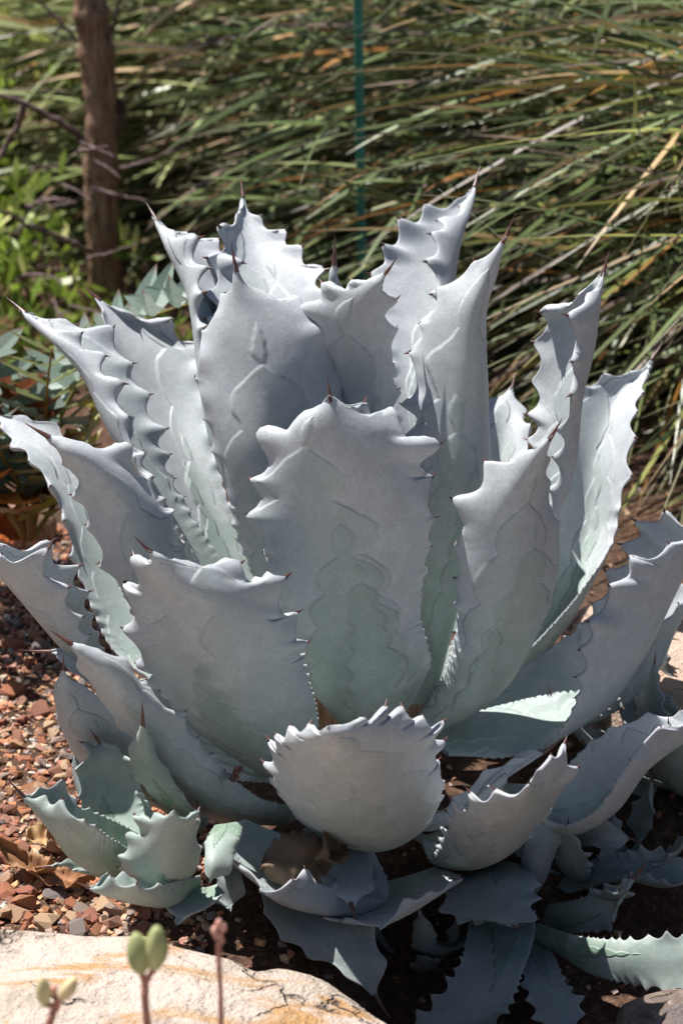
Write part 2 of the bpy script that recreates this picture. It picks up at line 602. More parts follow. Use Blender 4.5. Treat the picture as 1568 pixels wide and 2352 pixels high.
# unseen pale gravel sheet before the bed, added to bounce warm light up
g = NG('bounce_gravel')
n1 = g.noise(90, g.obco(), 5, .7)
M['bounce_ground'] = g.fin(g.ramp(n1, [(.3, (.40, .33, .27)), (.55, (.56, .48, .40)), (.75, (.68, .61, .53))]), .9, g.bump(n1, .7, .01), .2)
wx = np.linspace(-6, 6, 13)
wv = [(x, y, GZ - .10 + .035) for y in (-7.5, -4.0, -1.42) for x in wx]
wv = [(x, y + (.05 * math.sin(x * 2.3) if y > -2 else 0), z) for x, y, z in wv]
wf = [(r_ * 13 + k, r_ * 13 + k + 1, (r_ + 1) * 13 + k + 1, (r_ + 1) * 13 + k) for r_ in range(2) for k in range(12)]
obj('path', mesh_np('path', wv, wf, M['bounce_ground'], False), None, kind='structure', label='unseen pale gravel sheet in front of the bed, added to bounce light onto the leaves')


# ------------------------------------------------------------------ boulders
def vnoise(P, seed, f0=3.0, octs=4, gain=0.5):
    r = np.random.RandomState(seed)
    out = np.zeros(len(P))
    a, f = 1.0, f0
    for _ in range(octs):
        for _k in range(4):
            d = r.normal(size=3)
            d /= np.linalg.norm(d)
            out += a * 0.5 * np.sin(P @ d * f * r.uniform(.7, 1.4) + r.uniform(0, 6.28))
        a *= gain
        f *= 2.1
    return out


def boulder(name, outline, z_edge, dome, z_low, mat, seed, label, rough=0.012):
    """a broken block: outline at its shoulder (x, y), domed top, steep broken sides"""
    ol = np.array(outline)
    n = 160
    closed = np.vstack([ol, ol[:1]])
    o2 = spline(np.c_[closed, np.zeros(len(closed))], n + 1)[:-1, :2]
    cx, cy = o2.mean(0)
    rings = []
    for r in np.r_[np.linspace(0.03, 0.9, 26), 0.94, 0.97, 0.99, 1.0]:
        P_ = np.c_[cx + (o2[:, 0] - cx) * r, cy + (o2[:, 1] - cy) * r, np.full(n, z_edge)]
        P_[:, 2] += dome * (1 - r ** 2.5)
        P_[:, 2] -= 0.012 * sstep(0.9, 1.0, np.array([r]))[0]
        rings.append(P_)
    for k in range(1, 9):
        t = k / 8
        s = 1.0 + 0.05 * math.sin(t * 2.5) + 0.02 * t
        P_ = np.c_[cx + (o2[:, 0] - cx) * s, cy + (o2[:, 1] - cy) * s, np.full(n, z_edge - 0.012 + (z_low - z_edge) * t)]
        rings.append(P_)
    m = len(rings)
    P_ = np.concatenate(rings)
    nz = vnoise(P_, seed, 6, 5, 0.55)
    facet = np.abs(vnoise(P_, seed + 1, 9, 2)) ** 0.8
    P_[:, 2] += rough * nz - rough * 1.1 * facet
    rad = P_[:, :2] - np.array([cx, cy])
    rr = np.linalg.norm(rad, axis=1, keepdims=True) + 1e-6
    wgt = np.repeat(np.r_[np.linspace(0, 0.3, m - 9), np.ones(9)], n)
    P_[:, :2] += rad / rr * (vnoise(P_, seed + 2, 7, 4)[:, None] * rough * wgt[:, None])
    F_ = []
    for i in range(m - 1):
        for k in range(n):
            F_.append((i * n + k, i * n + (k + 1) % n, (i + 1) * n + (k + 1) % n, (i + 1) * n + k))
    F_.append(tuple(range(n - 1, -1, -1)))
    return obj(name, mesh_np(name, P_, F_, mat, True), None, label=label, category='boulder')


def topo(lst, z):
    return [tuple(unz(x, y, z)[:2]) for x, y in lst]


ol = topo([(-260, 2150), (-60, 2118), (60, 2124), (200, 2128), (330, 2136), (440, 2160), (545, 2180), (640, 2208), (668, 2200), (740, 2212), (800, 2252), (850, 2290), (930, 2358), (985, 2430)], 0.05)
ol += topo([(1000, 2560), (880, 2700), (600, 2780), (200, 2790), (-150, 2720), (-330, 2500), (-340, 2300)], 0.05)
boulder('boulder', ol, 0.05, 0.05, -0.2, M['rock'], 3, 'broad cream and ochre sandstone boulder in front of the agave', 0.010)
ol = topo([(1285, 1420), (1345, 1368), (1420, 1345), (1500, 1350), (1600, 1340), (1720, 1360), (1820, 1420), (1830, 1540), (1760, 1590), (1600, 1600), (1450, 1570), (1330, 1490)], 0.09)
boulder('boulder', ol, 0.09, 0.05, -0.12, M['rock2'], 8, 'pale pink boulder behind the agave, in front of the grass', 0.012)
ol = topo([(1420, 2290), (1500, 2270), (1580, 2262), (1680, 2290), (1700, 2420), (1600, 2500), (1470, 2470), (1410, 2380)], -0.15)
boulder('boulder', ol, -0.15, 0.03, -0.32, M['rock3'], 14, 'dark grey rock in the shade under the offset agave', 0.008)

# ------------------------------------------------------------------ agave leaves
NV, NU = 150, 31
uu = np.linspace(-1, 1, NU)
uu = np.sign(uu) * (1 - (1 - np.abs(uu)) ** 1.45)


def leaf(parent, L, Mi, R, seed, mat, spacing=0.056, height=0.020, thick=0.016, spine=0.032, tooth_l=1.0, tooth_r=1.0, wav=1.0, nv=NV, fold=1.7, lump=1.0):
    """a fleshy agave leaf lofted through its two margins and its keel (stations base -> tip), adaxial side = du x dv"""
    rs = np.random.RandomState(seed)
    mid = (L + R + 2 * Mi) / 4
    d = np.r_[0, np.cumsum(np.linalg.norm(np.diff(mid, axis=0), axis=1) + 1e-4)]
    length = d[-1]
    t = d / length
    v = np.linspace(0, 1, nv) ** 0.92
    Lc, Mc, Rc = hermite(t, L, v), hermite(t, Mi, v), hermite(t, R, v)
    a = np.abs(uu)[None, :, None]
    s = uu[None, :, None]
    # the blade draws in to a long point below the spine
    draw = (1 - 0.36 * np.exp(-((v - 0.955) / 0.032) ** 2))[:, None]
    Lc, Rc = Mc + (Lc - Mc) * draw, Mc + (Rc - Mc) * draw
    P = Mc[:, None] + s * ((Rc - Lc) / 2)[:, None] + a ** fold * ((Lc + Rc) / 2 - Mc)[:, None]
    halfw = np.linalg.norm(Rc - Lc, axis=1) / 2

    def normals(P):
        du = np.gradient(P, axis=1)
        dv = np.gradient(P, axis=0)
        N = np.cross(du, dv)
        return N / (np.linalg.norm(N, axis=2, keepdims=True) + 1e-12)
    N = normals(P)
    w_in = sstep(0.55, 1.0, np.abs(uu))
    fmax = np.zeros((nv, NU))
    teeth = []
    E0 = {-1: P[:, 0].copy(), 1: P[:, -1].copy()}
    for col, sg, amt in ((0, -1, tooth_l), (NU - 1, 1, tooth_r)):
        if amt <= 0:
            continue
        E = P[:, col]
        out = P[:, col] - P[:, col - sg * 5]
        tgm = np.gradient(E, axis=0)
        tgm /= np.linalg.norm(tgm, axis=1, keepdims=True) + 1e-9
        out = out / (np.linalg.norm(out, axis=1, keepdims=True) + 1e-9)
        out -= 0.9 * (out * tgm).sum(1, keepdims=True) * tgm
        out /= np.linalg.norm(out, axis=1, keepdims=True) + 1e-9
        kk = np.ones(7) / 7
        out = np.stack([np.convolve(np.pad(out[:, q_], 3, 'edge'), kk, 'valid') for q_ in range(3)], 1)
        arc = np.r_[0, np.cumsum(np.linalg.norm(np.diff(E, axis=0), axis=1))]
        x = arc[-1] * 0.985 - spacing * rs.uniform(.75, 1.0)
        f = np.zeros(nv)
        bend = np.zeros(nv)
        while x > 0.10 * arc[-1]:
            rel = x / arc[-1]
            k = 0.24 + 0.76 * sstep(0.32, 0.70, rel)
            sp = spacing * k * rs.uniform(.82, 1.22)
            iv0 = int(np.argmin(np.abs(arc - x)))
            h = 1.4 * height * amt * (k ** 1.25) * rs.uniform(.72, 1.25) * (0.25 + 0.75 * sstep(0.0, 0.05, halfw[iv0]) * sstep(1.0, 0.86, rel))
            xx = (arc - x) / (sp * 0.60)
            lean = np.where(xx > 0, xx * 0.88, xx * 1.1)
            prof = 0.50 * np.clip(1 - np.abs(lean), 0, 1) ** 1.5 + 0.50 * np.exp(-(lean / 0.36) ** 2)
            nb = rs.uniform(-.35, .95)
            upd = prof * h > f
            f = np.where(upd, prof * h, f)
            bend = np.where(upd, nb, bend)
            teeth.append((int(np.argmin(np.abs(arc - x))), col, h))
            x -= sp
        ker = np.array([.25, .5, .25])
        bend = np.convolve(np.pad(bend, 4, 'edge'), np.ones(9) / 9, 'valid')
        sel = (np.sign(uu) == sg)
        ww = w_in * sel
        P += ww[None, :, None] * ((f - 0.30 * height * amt * sstep(.15, .6, v))[:, None] * out)[:, None, :]
        P += (ww ** 1.3)[None, :, None] * ((f * bend)[:, None] * N[:, col])[:, None, :]
        fmax += (f / max(height, 1e-6))[:, None] * ww[None, :]
    # slow waviness of the margin, lumps pressed in the bud
    ph = rs.uniform(0, 6.28, 8)
    envel = sstep(0.15, 0.7, v) * sstep(1.0, 0.9, v)
    wavy = np.sin(v * 11 + ph[0])[:, None] * (uu < 0) + np.sin(v * 9.5 + ph[1])[:, None] * (uu > 0)
    P += N * (0.006 * wav * wavy * envel[:, None] * np.abs(uu)[None] ** 2.5)[..., None]
    UVx = uu[None, :] * halfw[:, None]
    lv = v[:, None] * length
    bumps = np.zeros((nv, NU))
    for k in range(9):
        fx, fy = rs.uniform(14, 60), rs.uniform(10, 42)
        bumps += np.sin(UVx * fx + rs.uniform(0, 6.28)) * np.sin(lv * fy + rs.uniform(0, 6.28)) * (30 / (fx + fy))
    P += N * (0.0017 * lump * bumps * (0.25 + 0.9 * sstep(.45, .95, v) * sstep(1.0, .93, v))[:, None] * (1 - 0.4 * np.abs(uu)[None]))[..., None]
    N = normals(P)
    th = thick * (0.42 + 0.85 * (1 - v) ** 1.3)[:, None] * (0.30 + 0.70 * (1 - np.abs(uu) ** 2.2))[None]
    th = th + 0.35 * height * np.clip(fmax, 0, 1.2)
    th = th * np.sqrt(np.clip(1 - np.abs(uu) ** 18, 0, 1))[None] * (0.28 + 0.72 * sstep(1.0, 0.955, v))[:, None]
    th = np.minimum(th, (halfw * 0.9 + 0.001)[:, None])
    B = P - N * th[..., None]
    T = P + N * (th * 0.12)[..., None]
    V = np.concatenate([T.reshape(-1, 3), B.reshape(-1, 3)])
    i, j = np.meshgrid(np.arange(nv - 1), np.arange(NU - 1), indexing='ij')
    q = np.stack([i * NU + j, i * NU + j + 1, (i + 1) * NU + j + 1, (i + 1) * NU + j], -1).reshape(-1, 4)
    off = nv * NU
    qb = q[:, ::-1] + off
    remap = np.arange(2 * off)
    rows = np.arange(nv)
    remap[off + rows * NU] = rows * NU
    remap[off + rows * NU + NU - 1] = rows * NU + NU - 1
    Fq = remap[np.concatenate([q, qb])]
    uv = np.stack(np.broadcast_arrays(uu[None, :], v[:, None]), -1).reshape(-1, 2)
    me = mesh_np('leaf', V, Fq, mat, True, uv=np.concatenate([uv, uv]), side=np.r_[np.zeros(off), np.ones(off)])
    lf = obj('leaf', me, parent)
    # small horny tooth on every knob
    mb = MB()
    for iv, col, h in teeth:
        sg = -1 if col == 0 else 1
        e = P[iv, col] - N[iv, col] * 0.001
        o = P[iv, col] - P[iv, col - sg * 4]
        o /= np.linalg.norm(o) + 1e-9
        tg = E0[sg][min(iv + 2, nv - 1)] - E0[sg][max(iv - 2, 0)]
        tg /= np.linalg.norm(tg) + 1e-9
        o = o - 0.85 * (o @ tg) * tg
        o /= np.linalg.norm(o) + 1e-9
        ln = (0.003 + 0.32 * h) * rs.uniform(.6, 1.4)
        dirv = o + tg * rs.uniform(-.55, .25) + N[iv, col] * rs.uniform(-.1, .5)
        dirv /= np.linalg.norm(dirv)
        p0 = e - dirv * 0.0018
        cur = tg * rs.uniform(-.35, .35)
        pts = [p0, p0 + dirv * ln * .4 + cur * ln * .05, p0 + dirv * ln * .75 + cur * ln * .16, p0 + dirv * ln * 1.05 + cur * ln * .34]
        rb = 0.0009 + 0.085 * h
        mb.add(*tube(pts, [rb, rb * .6, rb * .3, 0.0002], 5, cap=False))
    if mb.v:
        obj('marginal_teeth', mb.mesh('marginal_teeth', M['spine']), lf, kind='stuff')
    # terminal spine
    tip = P[-1, NU // 2]
    tdir = P[-1, NU // 2] - P[-12, NU // 2]
    tdir /= np.linalg.norm(tdir)
    bendv = np.array([rs.uniform(-.2, .2), rs.uniform(-.1, .1), rs.uniform(-.05, .35)])
    pts = [tip - tdir * 0.012 + 0 * bendv]
    for k in (0.0, 0.35, 0.7, 1.0):
        pts.append(tip + tdir * spine * k + bendv * spine * 0.35 * k * k)
    r0 = 0.0033 * min(1, spine / 0.03)
    ms = MB()
    ms.add(*tube(pts, [r0 * 1.25, r0, r0 * .62, r0 * .32, 0.0002], 7, cap=False))
    obj('tip_spine', ms.mesh('tip_spine', M['spine']), lf)
    return lf


def leaf_px(parent, seed, rows, outer=False, mat=None, **kw):
    """rows: left margin x,y, keel x,y, right margin x,y (view pixels), keel depth cm, left and right margin depth offsets cm; last row: tip x,y,depth"""
    Ls, Ms, Rs = [], [], []
    for r in rows[:-1]:
        lx, ly, mx, my, rx, ry, y = r[:7]
        dl, dr = (r[7], r[8]) if len(r) > 7 else (0, 0)
        Ls.append(unp(lx, ly, (y + dl) / 100))
        Ms.append(unp(mx, my, y / 100))
        Rs.append(unp(rx, ry, (y + dr) / 100))
    x, y, yd = rows[-1]
    T = unp(x, y, yd / 100)
    # keep a sliver of width at the tip so the margins meet in a point
    for arr, k in ((Ls, 0.985), (Ms, 1), (Rs, 0.985)):
        arr.append(T * k + arr[-1] * (1 - k) if k < 1 else T)
    L, Mi, R = np.array(Ls), np.array(Ms), np.array(Rs)
    if outer:
        L, R = R, L
        if 'tooth_l' in kw or 'tooth_r' in kw:
            kw['tooth_l'], kw['tooth_r'] = kw.get('tooth_r', 1.0), kw.get('tooth_l', 1.0)
    return leaf(parent, L, Mi, R, seed, mat or M['agave'], **kw)


S0 = unz(840, 1745, GZ)
agave = empty('agave', (S0[0], S0[1], GZ), label='large powdery blue-grey agave with broad toothed leaves filling the bed', category='agave')

# --- rear leaves, inner faces towards the camera
leaf_px(agave, 101, [(690, 1400, 745, 1420, 800, 1400, 8, -2, -2), (560, 1000, 660, 1000, 770, 1000, 22, -5, -5), (505, 760, 620, 760, 748, 760, 34, -6, -6), (500, 640, 605, 630, 728, 640, 42, -5, -5), (520, 545, 578, 550, 668, 565, 48, -4, -3), (541, 488, 562, 490, 588, 495, 52, -2, -1), (557, 440, 55)])
leaf_px(agave, 102, [(660, 1400, 700, 1400, 770, 1380, 6, -3, 2), (510, 950, 505, 1000, 650, 950, 18, -4, 2), (465, 720, 457, 735, 560, 760, 30, -5, 3), (457, 615, 425, 630, 532, 640, 36, -5, 3), (428, 560, 390, 558, 508, 572, 40, -4, 2), (388, 522, 370, 525, 430, 535, 43, -2, 1), (355, 497, 45)], spine=.036)
leaf_px(agave, 112, [(1000, 1450, 1050, 1450, 1100, 1450, 14), (1080, 1050, 1150, 1060, 1218, 1040, 32, -2, -3), (1095, 945, 1160, 950, 1204, 965, 38, -2, -2), (1140, 905, 1170, 908, 1190, 910, 42), (1177, 882, 44)], height=.012, spine=.024)
leaf_px(agave, 106, [(840, 1450, 900, 1450, 950, 1450, 7, -2, -2), (905, 1000, 970, 1000, 1010, 1000, 22, -3, -4), (885, 800, 965, 810, 1005, 800, 33, -3, -5), (868, 650, 1015, 690, 1000, 695, 43, -2, -5), (888, 580, 1032, 620, 993, 605, 49, -2, -5), (940, 520, 1056, 535, 1008, 530, 55, -1, -4), (1020, 472, 1077, 475, 1052, 478, 60, 0, -2), (1092, 418, 64)], spine=.04)
leaf_px(agave, 111, [(1050, 1580, 1100, 1600, 1150, 1560, 9, 0, -2), (1190, 1400, 1280, 1420, 1335, 1355, 22, -1, -4), (1270, 1200, 1350, 1220, 1415, 1220, 33, -2, -5), (1290, 1050, 1370, 1060, 1432, 1050, 40, -3, -6), (1310, 935, 1400, 945, 1447, 955, 46, -3, -6), (1370, 880, 1440, 885, 1475, 892, 50, -2, -4), (1455, 848, 1482, 850, 1494, 850, 52, -1, -1), (1503, 815, 54)], height=.014, spine=.03)
leaf_px(agave, 115, [(680, 1560, 740, 1580, 790, 1540, 6, -4, 0), (440, 1260, 530, 1290, 585, 1290, 17, -6, 0), (360, 1060, 440, 1080, 500, 1060, 27, -7, 0), (290, 900, 380, 920, 468, 900, 36, -7, 0), (247, 790, 330, 800, 445, 800, 42, -6, 0), (232, 727, 275, 732, 370, 750, 45, -4, 0), (222, 702, 240, 702, 280, 712, 46, -2, 0), (217, 680, 47)], spine=.034, tooth_l=.5, spacing=.062, height=.017)
leaf_px(agave, 110, [(960, 1600, 1000, 1620, 1010, 1640, 0, 2, -2), (1160, 1250, 1200, 1280, 1220, 1260, 5, 3, -3), (1222, 1020, 1296, 1090, 1285, 1090, 7, 4, -3),
                     (1234, 880, 1325, 900, 1307, 910, 10, 6, -6), (1250, 770, 1350, 770, 1312, 785, 12, 6, -6), (1272, 712, 1368, 695, 1320, 718, 13, 5, -5),
                     (1325, 665, 1380, 645, 1357, 664, 14, 1, -1), (1387, 618, 15)], spine=.03, height=.016)
leaf_px(agave, 116, [(640, 1560, 660, 1580, 700, 1540, 0, -3, 3), (420, 1230, 420, 1260, 478, 1240, 5, -4, 4), (345, 1090, 330, 1090, 390, 1100, 9, -4, 4), (290, 970, 250, 960, 348, 960, 13, -4, 4), (245, 870, 190, 850, 298, 850, 17, -4, 4), (195, 795, 130, 780, 252, 775, 20, -3, 4), (130, 752, 90, 745, 170, 738, 23, -2, 2), (48, 710, 26)], spine=.036, spacing=.062, height=.016)
# --- heart of the rosette
leaf_px(agave, 104, [(745, 1000, 765, 1000, 790, 1000, 5), (744, 760, 765, 760, 786, 760, 5, 1, 1), (750, 680, 766, 680, 782, 680, 5, 1, 1), (758, 630, 767, 630, 776, 630, 5, 0, 0), (768, 592, 5)],
        outer=True, height=.004, spine=.036)
leaf_px(agave, 105, [(800, 1500, 850, 1500, 900, 1500, 0, 1, 1), (770, 1150, 850, 1150, 905, 1150, -1, 3, 2), (775, 880, 855, 890, 898, 880, -1, 4, 2),
                     (725, 765, 840, 790, 896, 780, -1, 4, 2), (716, 695, 830, 725, 888, 720, -1, 4, 1), (775, 655, 850, 670, 887, 670, -1, 2, 0), (890, 622, -1)],
        outer=True, spine=.026, mat=None)
leaf_px(agave, 107, [(900, 1600, 960, 1600, 990, 1590, -2, 2, 3), (960, 1300, 1040, 1310, 1062, 1290, -6, 3, 6), (955, 1050, 1080, 1060, 1120, 1040, -7, 4, 7), (945, 920, 1080, 930, 1118, 900, -6, 5, 8), (955, 800, 1080, 810, 1112, 780, -5, 5, 8), (1005, 692, 1092, 700, 1116, 690, -3.5, 4, 7), (1065, 625, 1117, 632, 1136, 622, -2, 3, 4), (1112, 580, 1138, 585, 1150, 580, -1, 1, 2), (1160, 543, 0)], outer=True, tooth_r=0, spine=.036, height=.022, spacing=.062)
leaf_px(agave, 103, [(740, 1600, 790, 1610, 850, 1600, 0, 2, 2), (560, 1270, 660, 1280, 800, 1280, -4, 4, 4), (478, 1000, 610, 1010, 800, 1000, -5, 6, 5), (452, 860, 600, 870, 785, 850, -3, 6, 5), (470, 760, 580, 780, 742, 760, -1, 5, 4), (518, 690, 565, 700, 672, 695, 1, 3, 3), (533, 640, 546, 648, 582, 655, 2, 1, 1.5), (540, 608, 2.5)], outer=True, height=.025, spine=.034, lump=2.2, spacing=.062)
# --- left fan
leaf_px(agave, 117, [(560, 1640, 600, 1660, 640, 1600, -4, -3, 4), (260, 1490, 340, 1480, 420, 1380, 6, -4, 6), (185, 1320, 260, 1320, 330, 1230, 14, -5, 5), (125, 1150, 190, 1150, 250, 1100, 22, -5, 5), (60, 1032, 110, 1030, 150, 1005, 28, -4, 4), (0, 978, 40, 975, 80, 964, 32, -2, 1), (-30, 945, 34)], height=.013)
leaf_px(agave, 118, [(600, 1650, 640, 1680, 680, 1640, -8, 2, 2), (320, 1440, 400, 1430, 460, 1340, -16, 3, 4), (250, 1300, 330, 1290, 412, 1240, -18, 3, 4),
                     (205, 1180, 280, 1170, 372, 1150, -19, 3, 4), (177, 1092, 225, 1080, 318, 1080, -19, 2, 4), (142, 1045, 165, 1035, 240, 1028, -19, 1, 3),
                     (114, 1012, 124, 1010, 152, 1002, -18, .5, 1), (98, 995, -18)], outer=True, height=.021, spacing=.058)
leaf_px(agave, 120, [(420, 1640, 440, 1660, 470, 1600, -8, -3, 3), (215, 1500, 190, 1510, 250, 1500, -18, -3, 4), (165, 1400, 110, 1430, 185, 1350, -21, -3, 4),
                     (112, 1325, 50, 1365, 140, 1295, -22, -3, 4), (60, 1285, 0, 1310, 80, 1260, -23, -3, 3), (0, 1278, -40, 1270, 20, 1250, -23, -2, 2), (-70, 1230, -23)])
leaf_px(agave, 123, [(400, 1760, 430, 1740, 450, 1700, -10, -1, 1), (240, 1610, 260, 1600, 290, 1580, -18, -2, 2), (172, 1542, 190, 1530, 215, 1492, -20, -2, 2),
                     (130, 1507, 145, 1497, 165, 1484, -21, -1, 1), (100, 1496, -21)], height=.008, spine=.036, thick=.010)
leaf_px(agave, 131, [(640, 1800, 680, 1780, 720, 1740, -10, -2, 2), (500, 1780, 560, 1745, 620, 1700, -17, -3, 2), (390, 1700, 430, 1675, 470, 1640, -20, -3, 2),
                     (320, 1620, 345, 1600, 375, 1575, -21, -2, 1), (270, 1560, -21)], height=.008, thick=.010)
leaf_px(agave, 122, [(400, 1850, 430, 1850, 460, 1830, -16, 1, 1), (220, 1790, 280, 1770, 340, 1730, -24, 2, 2), (142, 1690, 200, 1680, 290, 1660, -27, 2, 3),
                     (127, 1612, 160, 1610, 240, 1605, -28, 2, 3), (133, 1562, 145, 1560, 180, 1567, -28, 1, 1), (146, 1535, -28)], outer=True, height=.008, spine=.024)
leaf_px(agave, 121, [(640, 1880, 660, 1870, 680, 1850, -14, 1, 1), (480, 1880, 540, 1850, 590, 1830, -24, 2, 2), (372, 1810, 430, 1780, 490, 1740, -30, 3, 3),
                     (302, 1690, 350, 1680, 408, 1650, -33, 3, 3), (238, 1610, 280, 1590, 348, 1592, -35, 3, 3), (198, 1537, 225, 1522, 288, 1518, -36, 2, 3),
                     (172, 1497, 185, 1492, 225, 1486, -36, 1, 2), (155, 1473, -36)], outer=True, height=.014)
leaf_px(agave, 124, [(420, 1890, 450, 1890, 480, 1880, -28, 1, 1), (345, 1830, 390, 1830, 445, 1855, -35, 2, 2), (306, 1750, 345, 1760, 390, 1780, -38, 2, 2),
                     (309, 1692, 330, 1702, 355, 1712, -39, 1, 1), (328, 1655, -39)], outer=True, height=.009, thick=.010, spine=.03, mat=M['pup'])
leaf_px(agave, 119, [(600, 1770, 660, 1780, 700, 1720, -10, 1, 2), (480, 1700, 600, 1720, 725, 1660, -18, 3, 4), (372, 1590, 530, 1620, 718, 1570, -26, 5, 6),
                     (308, 1480, 500, 1510, 695, 1485, -31, 6, 6), (307, 1400, 470, 1420, 668, 1425, -33, 6, 6), (322, 1337, 430, 1352, 615, 1368, -34, 5, 6),
                     (331, 1297, 390, 1304, 540, 1315, -34, 3, 5), (338, 1277, 360, 1278, 420, 1288, -34, 1, 2), (343, 1264, -34)], outer=True, height=.025, lump=2.2, spine=.034, spacing=.064)
# --- right fan
leaf_px(agave, 114, [(1150, 1640, 1180, 1680, 1200, 1700, 2, 3, -3), (1380, 1500, 1420, 1600, 1370, 1630, 6, 6, -3), (1460, 1400, 1500, 1530, 1440, 1560, 8, 6, -4),
                     (1510, 1350, 1542, 1440, 1500, 1450, 9, 5, -4), (1600, 1340, 10)], height=.012)
leaf_px(agave, 113, [(1010, 1640, 1000, 1690, 1030, 1732, -5, 4, -5), (1160, 1560, 1140, 1660, 1150, 1738, -6, 9, -7), (1280, 1475, 1270, 1640, 1250, 1715, -6, 10, -9),
                     (1350, 1420, 1390, 1600, 1308, 1628, -5, 10, -10), (1395, 1352, 1455, 1520, 1335, 1530, -4, 9, -9), (1440, 1285, 1510, 1420, 1368, 1422, -3, 8, -8),
                     (1480, 1208, 1560, 1320, 1432, 1334, -2, 6, -6), (1540, 1190, 1590, 1260, 1520, 1266, -2, 3, -4), (1610, 1200, -2)], height=.016)
leaf_px(agave, 129, [(1150, 1800, 1180, 1830, 1220, 1860, -16, 4, -3), (1260, 1790, 1300, 1885, 1296, 1895, -20, 6, -5), (1360, 1700, 1405, 1838, 1372, 1850, -20, 6, -7),
                     (1450, 1655, 1487, 1742, 1440, 1765, -19, 6, -7), (1510, 1650, 1568, 1688, 1492, 1690, -18, 4, -5), (1640, 1640, -18)], height=.010)
leaf_px(agave, 109, [(960, 1640, 985, 1660, 1020, 1660, -6, 0, 2), (1017, 1560, 1080, 1600, 1160, 1570, -13, 2, 5), (1042, 1440, 1140, 1450, 1240, 1440, -18, 3, 7),
                     (1044, 1320, 1165, 1330, 1280, 1300, -20, 3, 8), (1060, 1210, 1180, 1220, 1280, 1210, -20, 3, 7), (1103, 1120, 1200, 1130, 1262, 1120, -20, 3, 6),
                     (1172, 1053, 1230, 1060, 1260, 1057, -20, 2, 3), (1222, 1024, 1248, 1025, 1262, 1027, -20, 1, 1), (1267, 1000, -20)], outer=True, tooth_r=.5, height=.021, spine=.032, spacing=.060)
leaf_px(agave, 108, [(770, 1640, 850, 1655, 950, 1600, -6, 1, 1), (700, 1560, 840, 1590, 985, 1530, -12, 3, 4), (652, 1420, 820, 1430, 970, 1410, -17, 5, 6),
                     (610, 1300, 800, 1300, 985, 1280, -19, 6, 6), (588, 1180, 785, 1180, 988, 1180, -19.5, 6, 6), (597, 1085, 775, 1080, 978, 1085, -19.5, 6, 6),
                     (635, 1005, 770, 1000, 953, 1005, -19, 5, 5), (683, 955, 762, 948, 898, 950, -18.5, 3, 4), (727, 925, 758, 922, 810, 920, -18, 1, 1.5), (757, 906, -18)],
        outer=True, height=.027, spine=.026, lump=1.8, spacing=.064)
leaf_px(agave, 128, [(960, 1900, 980, 1920, 1040, 1890, -15, 2, 4), (988, 1975, 1080, 1978, 1180, 1935, -28, 2, 6), (1013, 1917, 1130, 1950, 1250, 1870, -39, 2, 7), (1057, 1863, 1165, 1890, 1293, 1790, -46, 1, 6), (1120, 1828, 1195, 1840, 1295, 1740, -50, 0, 5), (1170, 1820, 1208, 1815, 1250, 1735, -53, 0, 3), (1214, 1797, -54)],
        outer=True, height=.016, spine=.014, thick=.012)
leaf_px(agave, 132, [(760, 1850, 800, 1860, 850, 1850, -12, 1, 1), (980, 1880, 1020, 1900, 1080, 1840, -18, 1, 2), (1050, 1830, 1100, 1840, 1150, 1760, -18, 2, 2),
                     (1120, 1780, 1160, 1790, 1200, 1730, -17, 2, 2), (1260, 1720, -17)], height=.006, thick=.012)
leaf_px(agave, 125, [(740, 1760, 840, 1800, 940, 1760, -14, 2, 2), (692, 1880, 855, 1936, 975, 1890, -36, 4, 4), (620, 1792, 830, 1870, 1015, 1800, -47, 7, 7), (625, 1733, 815, 1790, 1005, 1718, -52, 8, 9), (648, 1699, 795, 1728, 1000, 1670, -56, 7, 9), (682, 1680, 775, 1694, 930, 1640, -58, 5, 8), (730, 1669, 760, 1676, 830, 1648, -59, 1, 3), (755, 1666, -59)], outer=True, height=.015, spine=.012, spacing=.050)
# --- lowest leaves
leaf_px(agave, 133, [(760, 1800, 830, 1800, 900, 1800, -12, 0, 0), (750, 1900, 800, 1910, 850, 1900, -26, 1, 1), (730, 1990, 785, 2000, 850, 1990, -38, 1, 1),
                     (760, 2050, 800, 2060, 850, 2050, -44, 1, 1), (810, 2090, -46)], outer=True, height=.004, thick=.012)
leaf_px(agave, 126, [(560, 1880, 700, 1930, 850, 1930, -30, 2, 2), (472, 1932, 760, 2083, 880, 2062, -42, 4, 4), (512, 1953, 700, 2086, 780, 2034, -46, 4, 4),
                     (562, 1984, 650, 2074, 692, 2012, -49, 3, 3), (584, 2014, 615, 2055, 640, 2032, -51, 1, 1), (597, 2046, -51.5)], outer=True, height=.012, spine=.006, thick=.009)
leaf_px(agave, 127, [(700, 2020, 850, 2030, 1000, 1990, -28, 2, 2), (722, 2102, 900, 2100, 1045, 2032, -44, 3, 3), (780, 2108, 900, 2115, 980, 2052, -48, 2, 3),
                     (842, 2120, 885, 2126, 918, 2078, -50, 1, 1), (872, 2134, -51)], outer=True, height=.010, spine=.008, thick=.008)
leaf_px(agave, 134, [(700, 1900, 740, 1910, 780, 1900, -22, 1, 1), (600, 2060, 700, 2080, 800, 2070, -40, 1, 1), (640, 2140, 740, 2150, 850, 2140, -46, 1, 1),
                     (780, 2230, 830, 2235, 880, 2225, -50, 0, 0), (870, 2300, -52)], outer=True, height=.006, thick=.010, mat=M['pup_dark'])
# short thick stem that carries the rosette
mb = MB()
mb.add(*tube([(S0[0], S0[1], GZ - .06), (S0[0], S0[1], GZ + .05), (S0[0] + .005, S0[1], .10), (S0[0] + .005, S0[1] + .02, .2)], [.10, .105, .10, .05], 16, .08, rng))
obj('stem', mb.mesh('stem', M['bark']), agave)

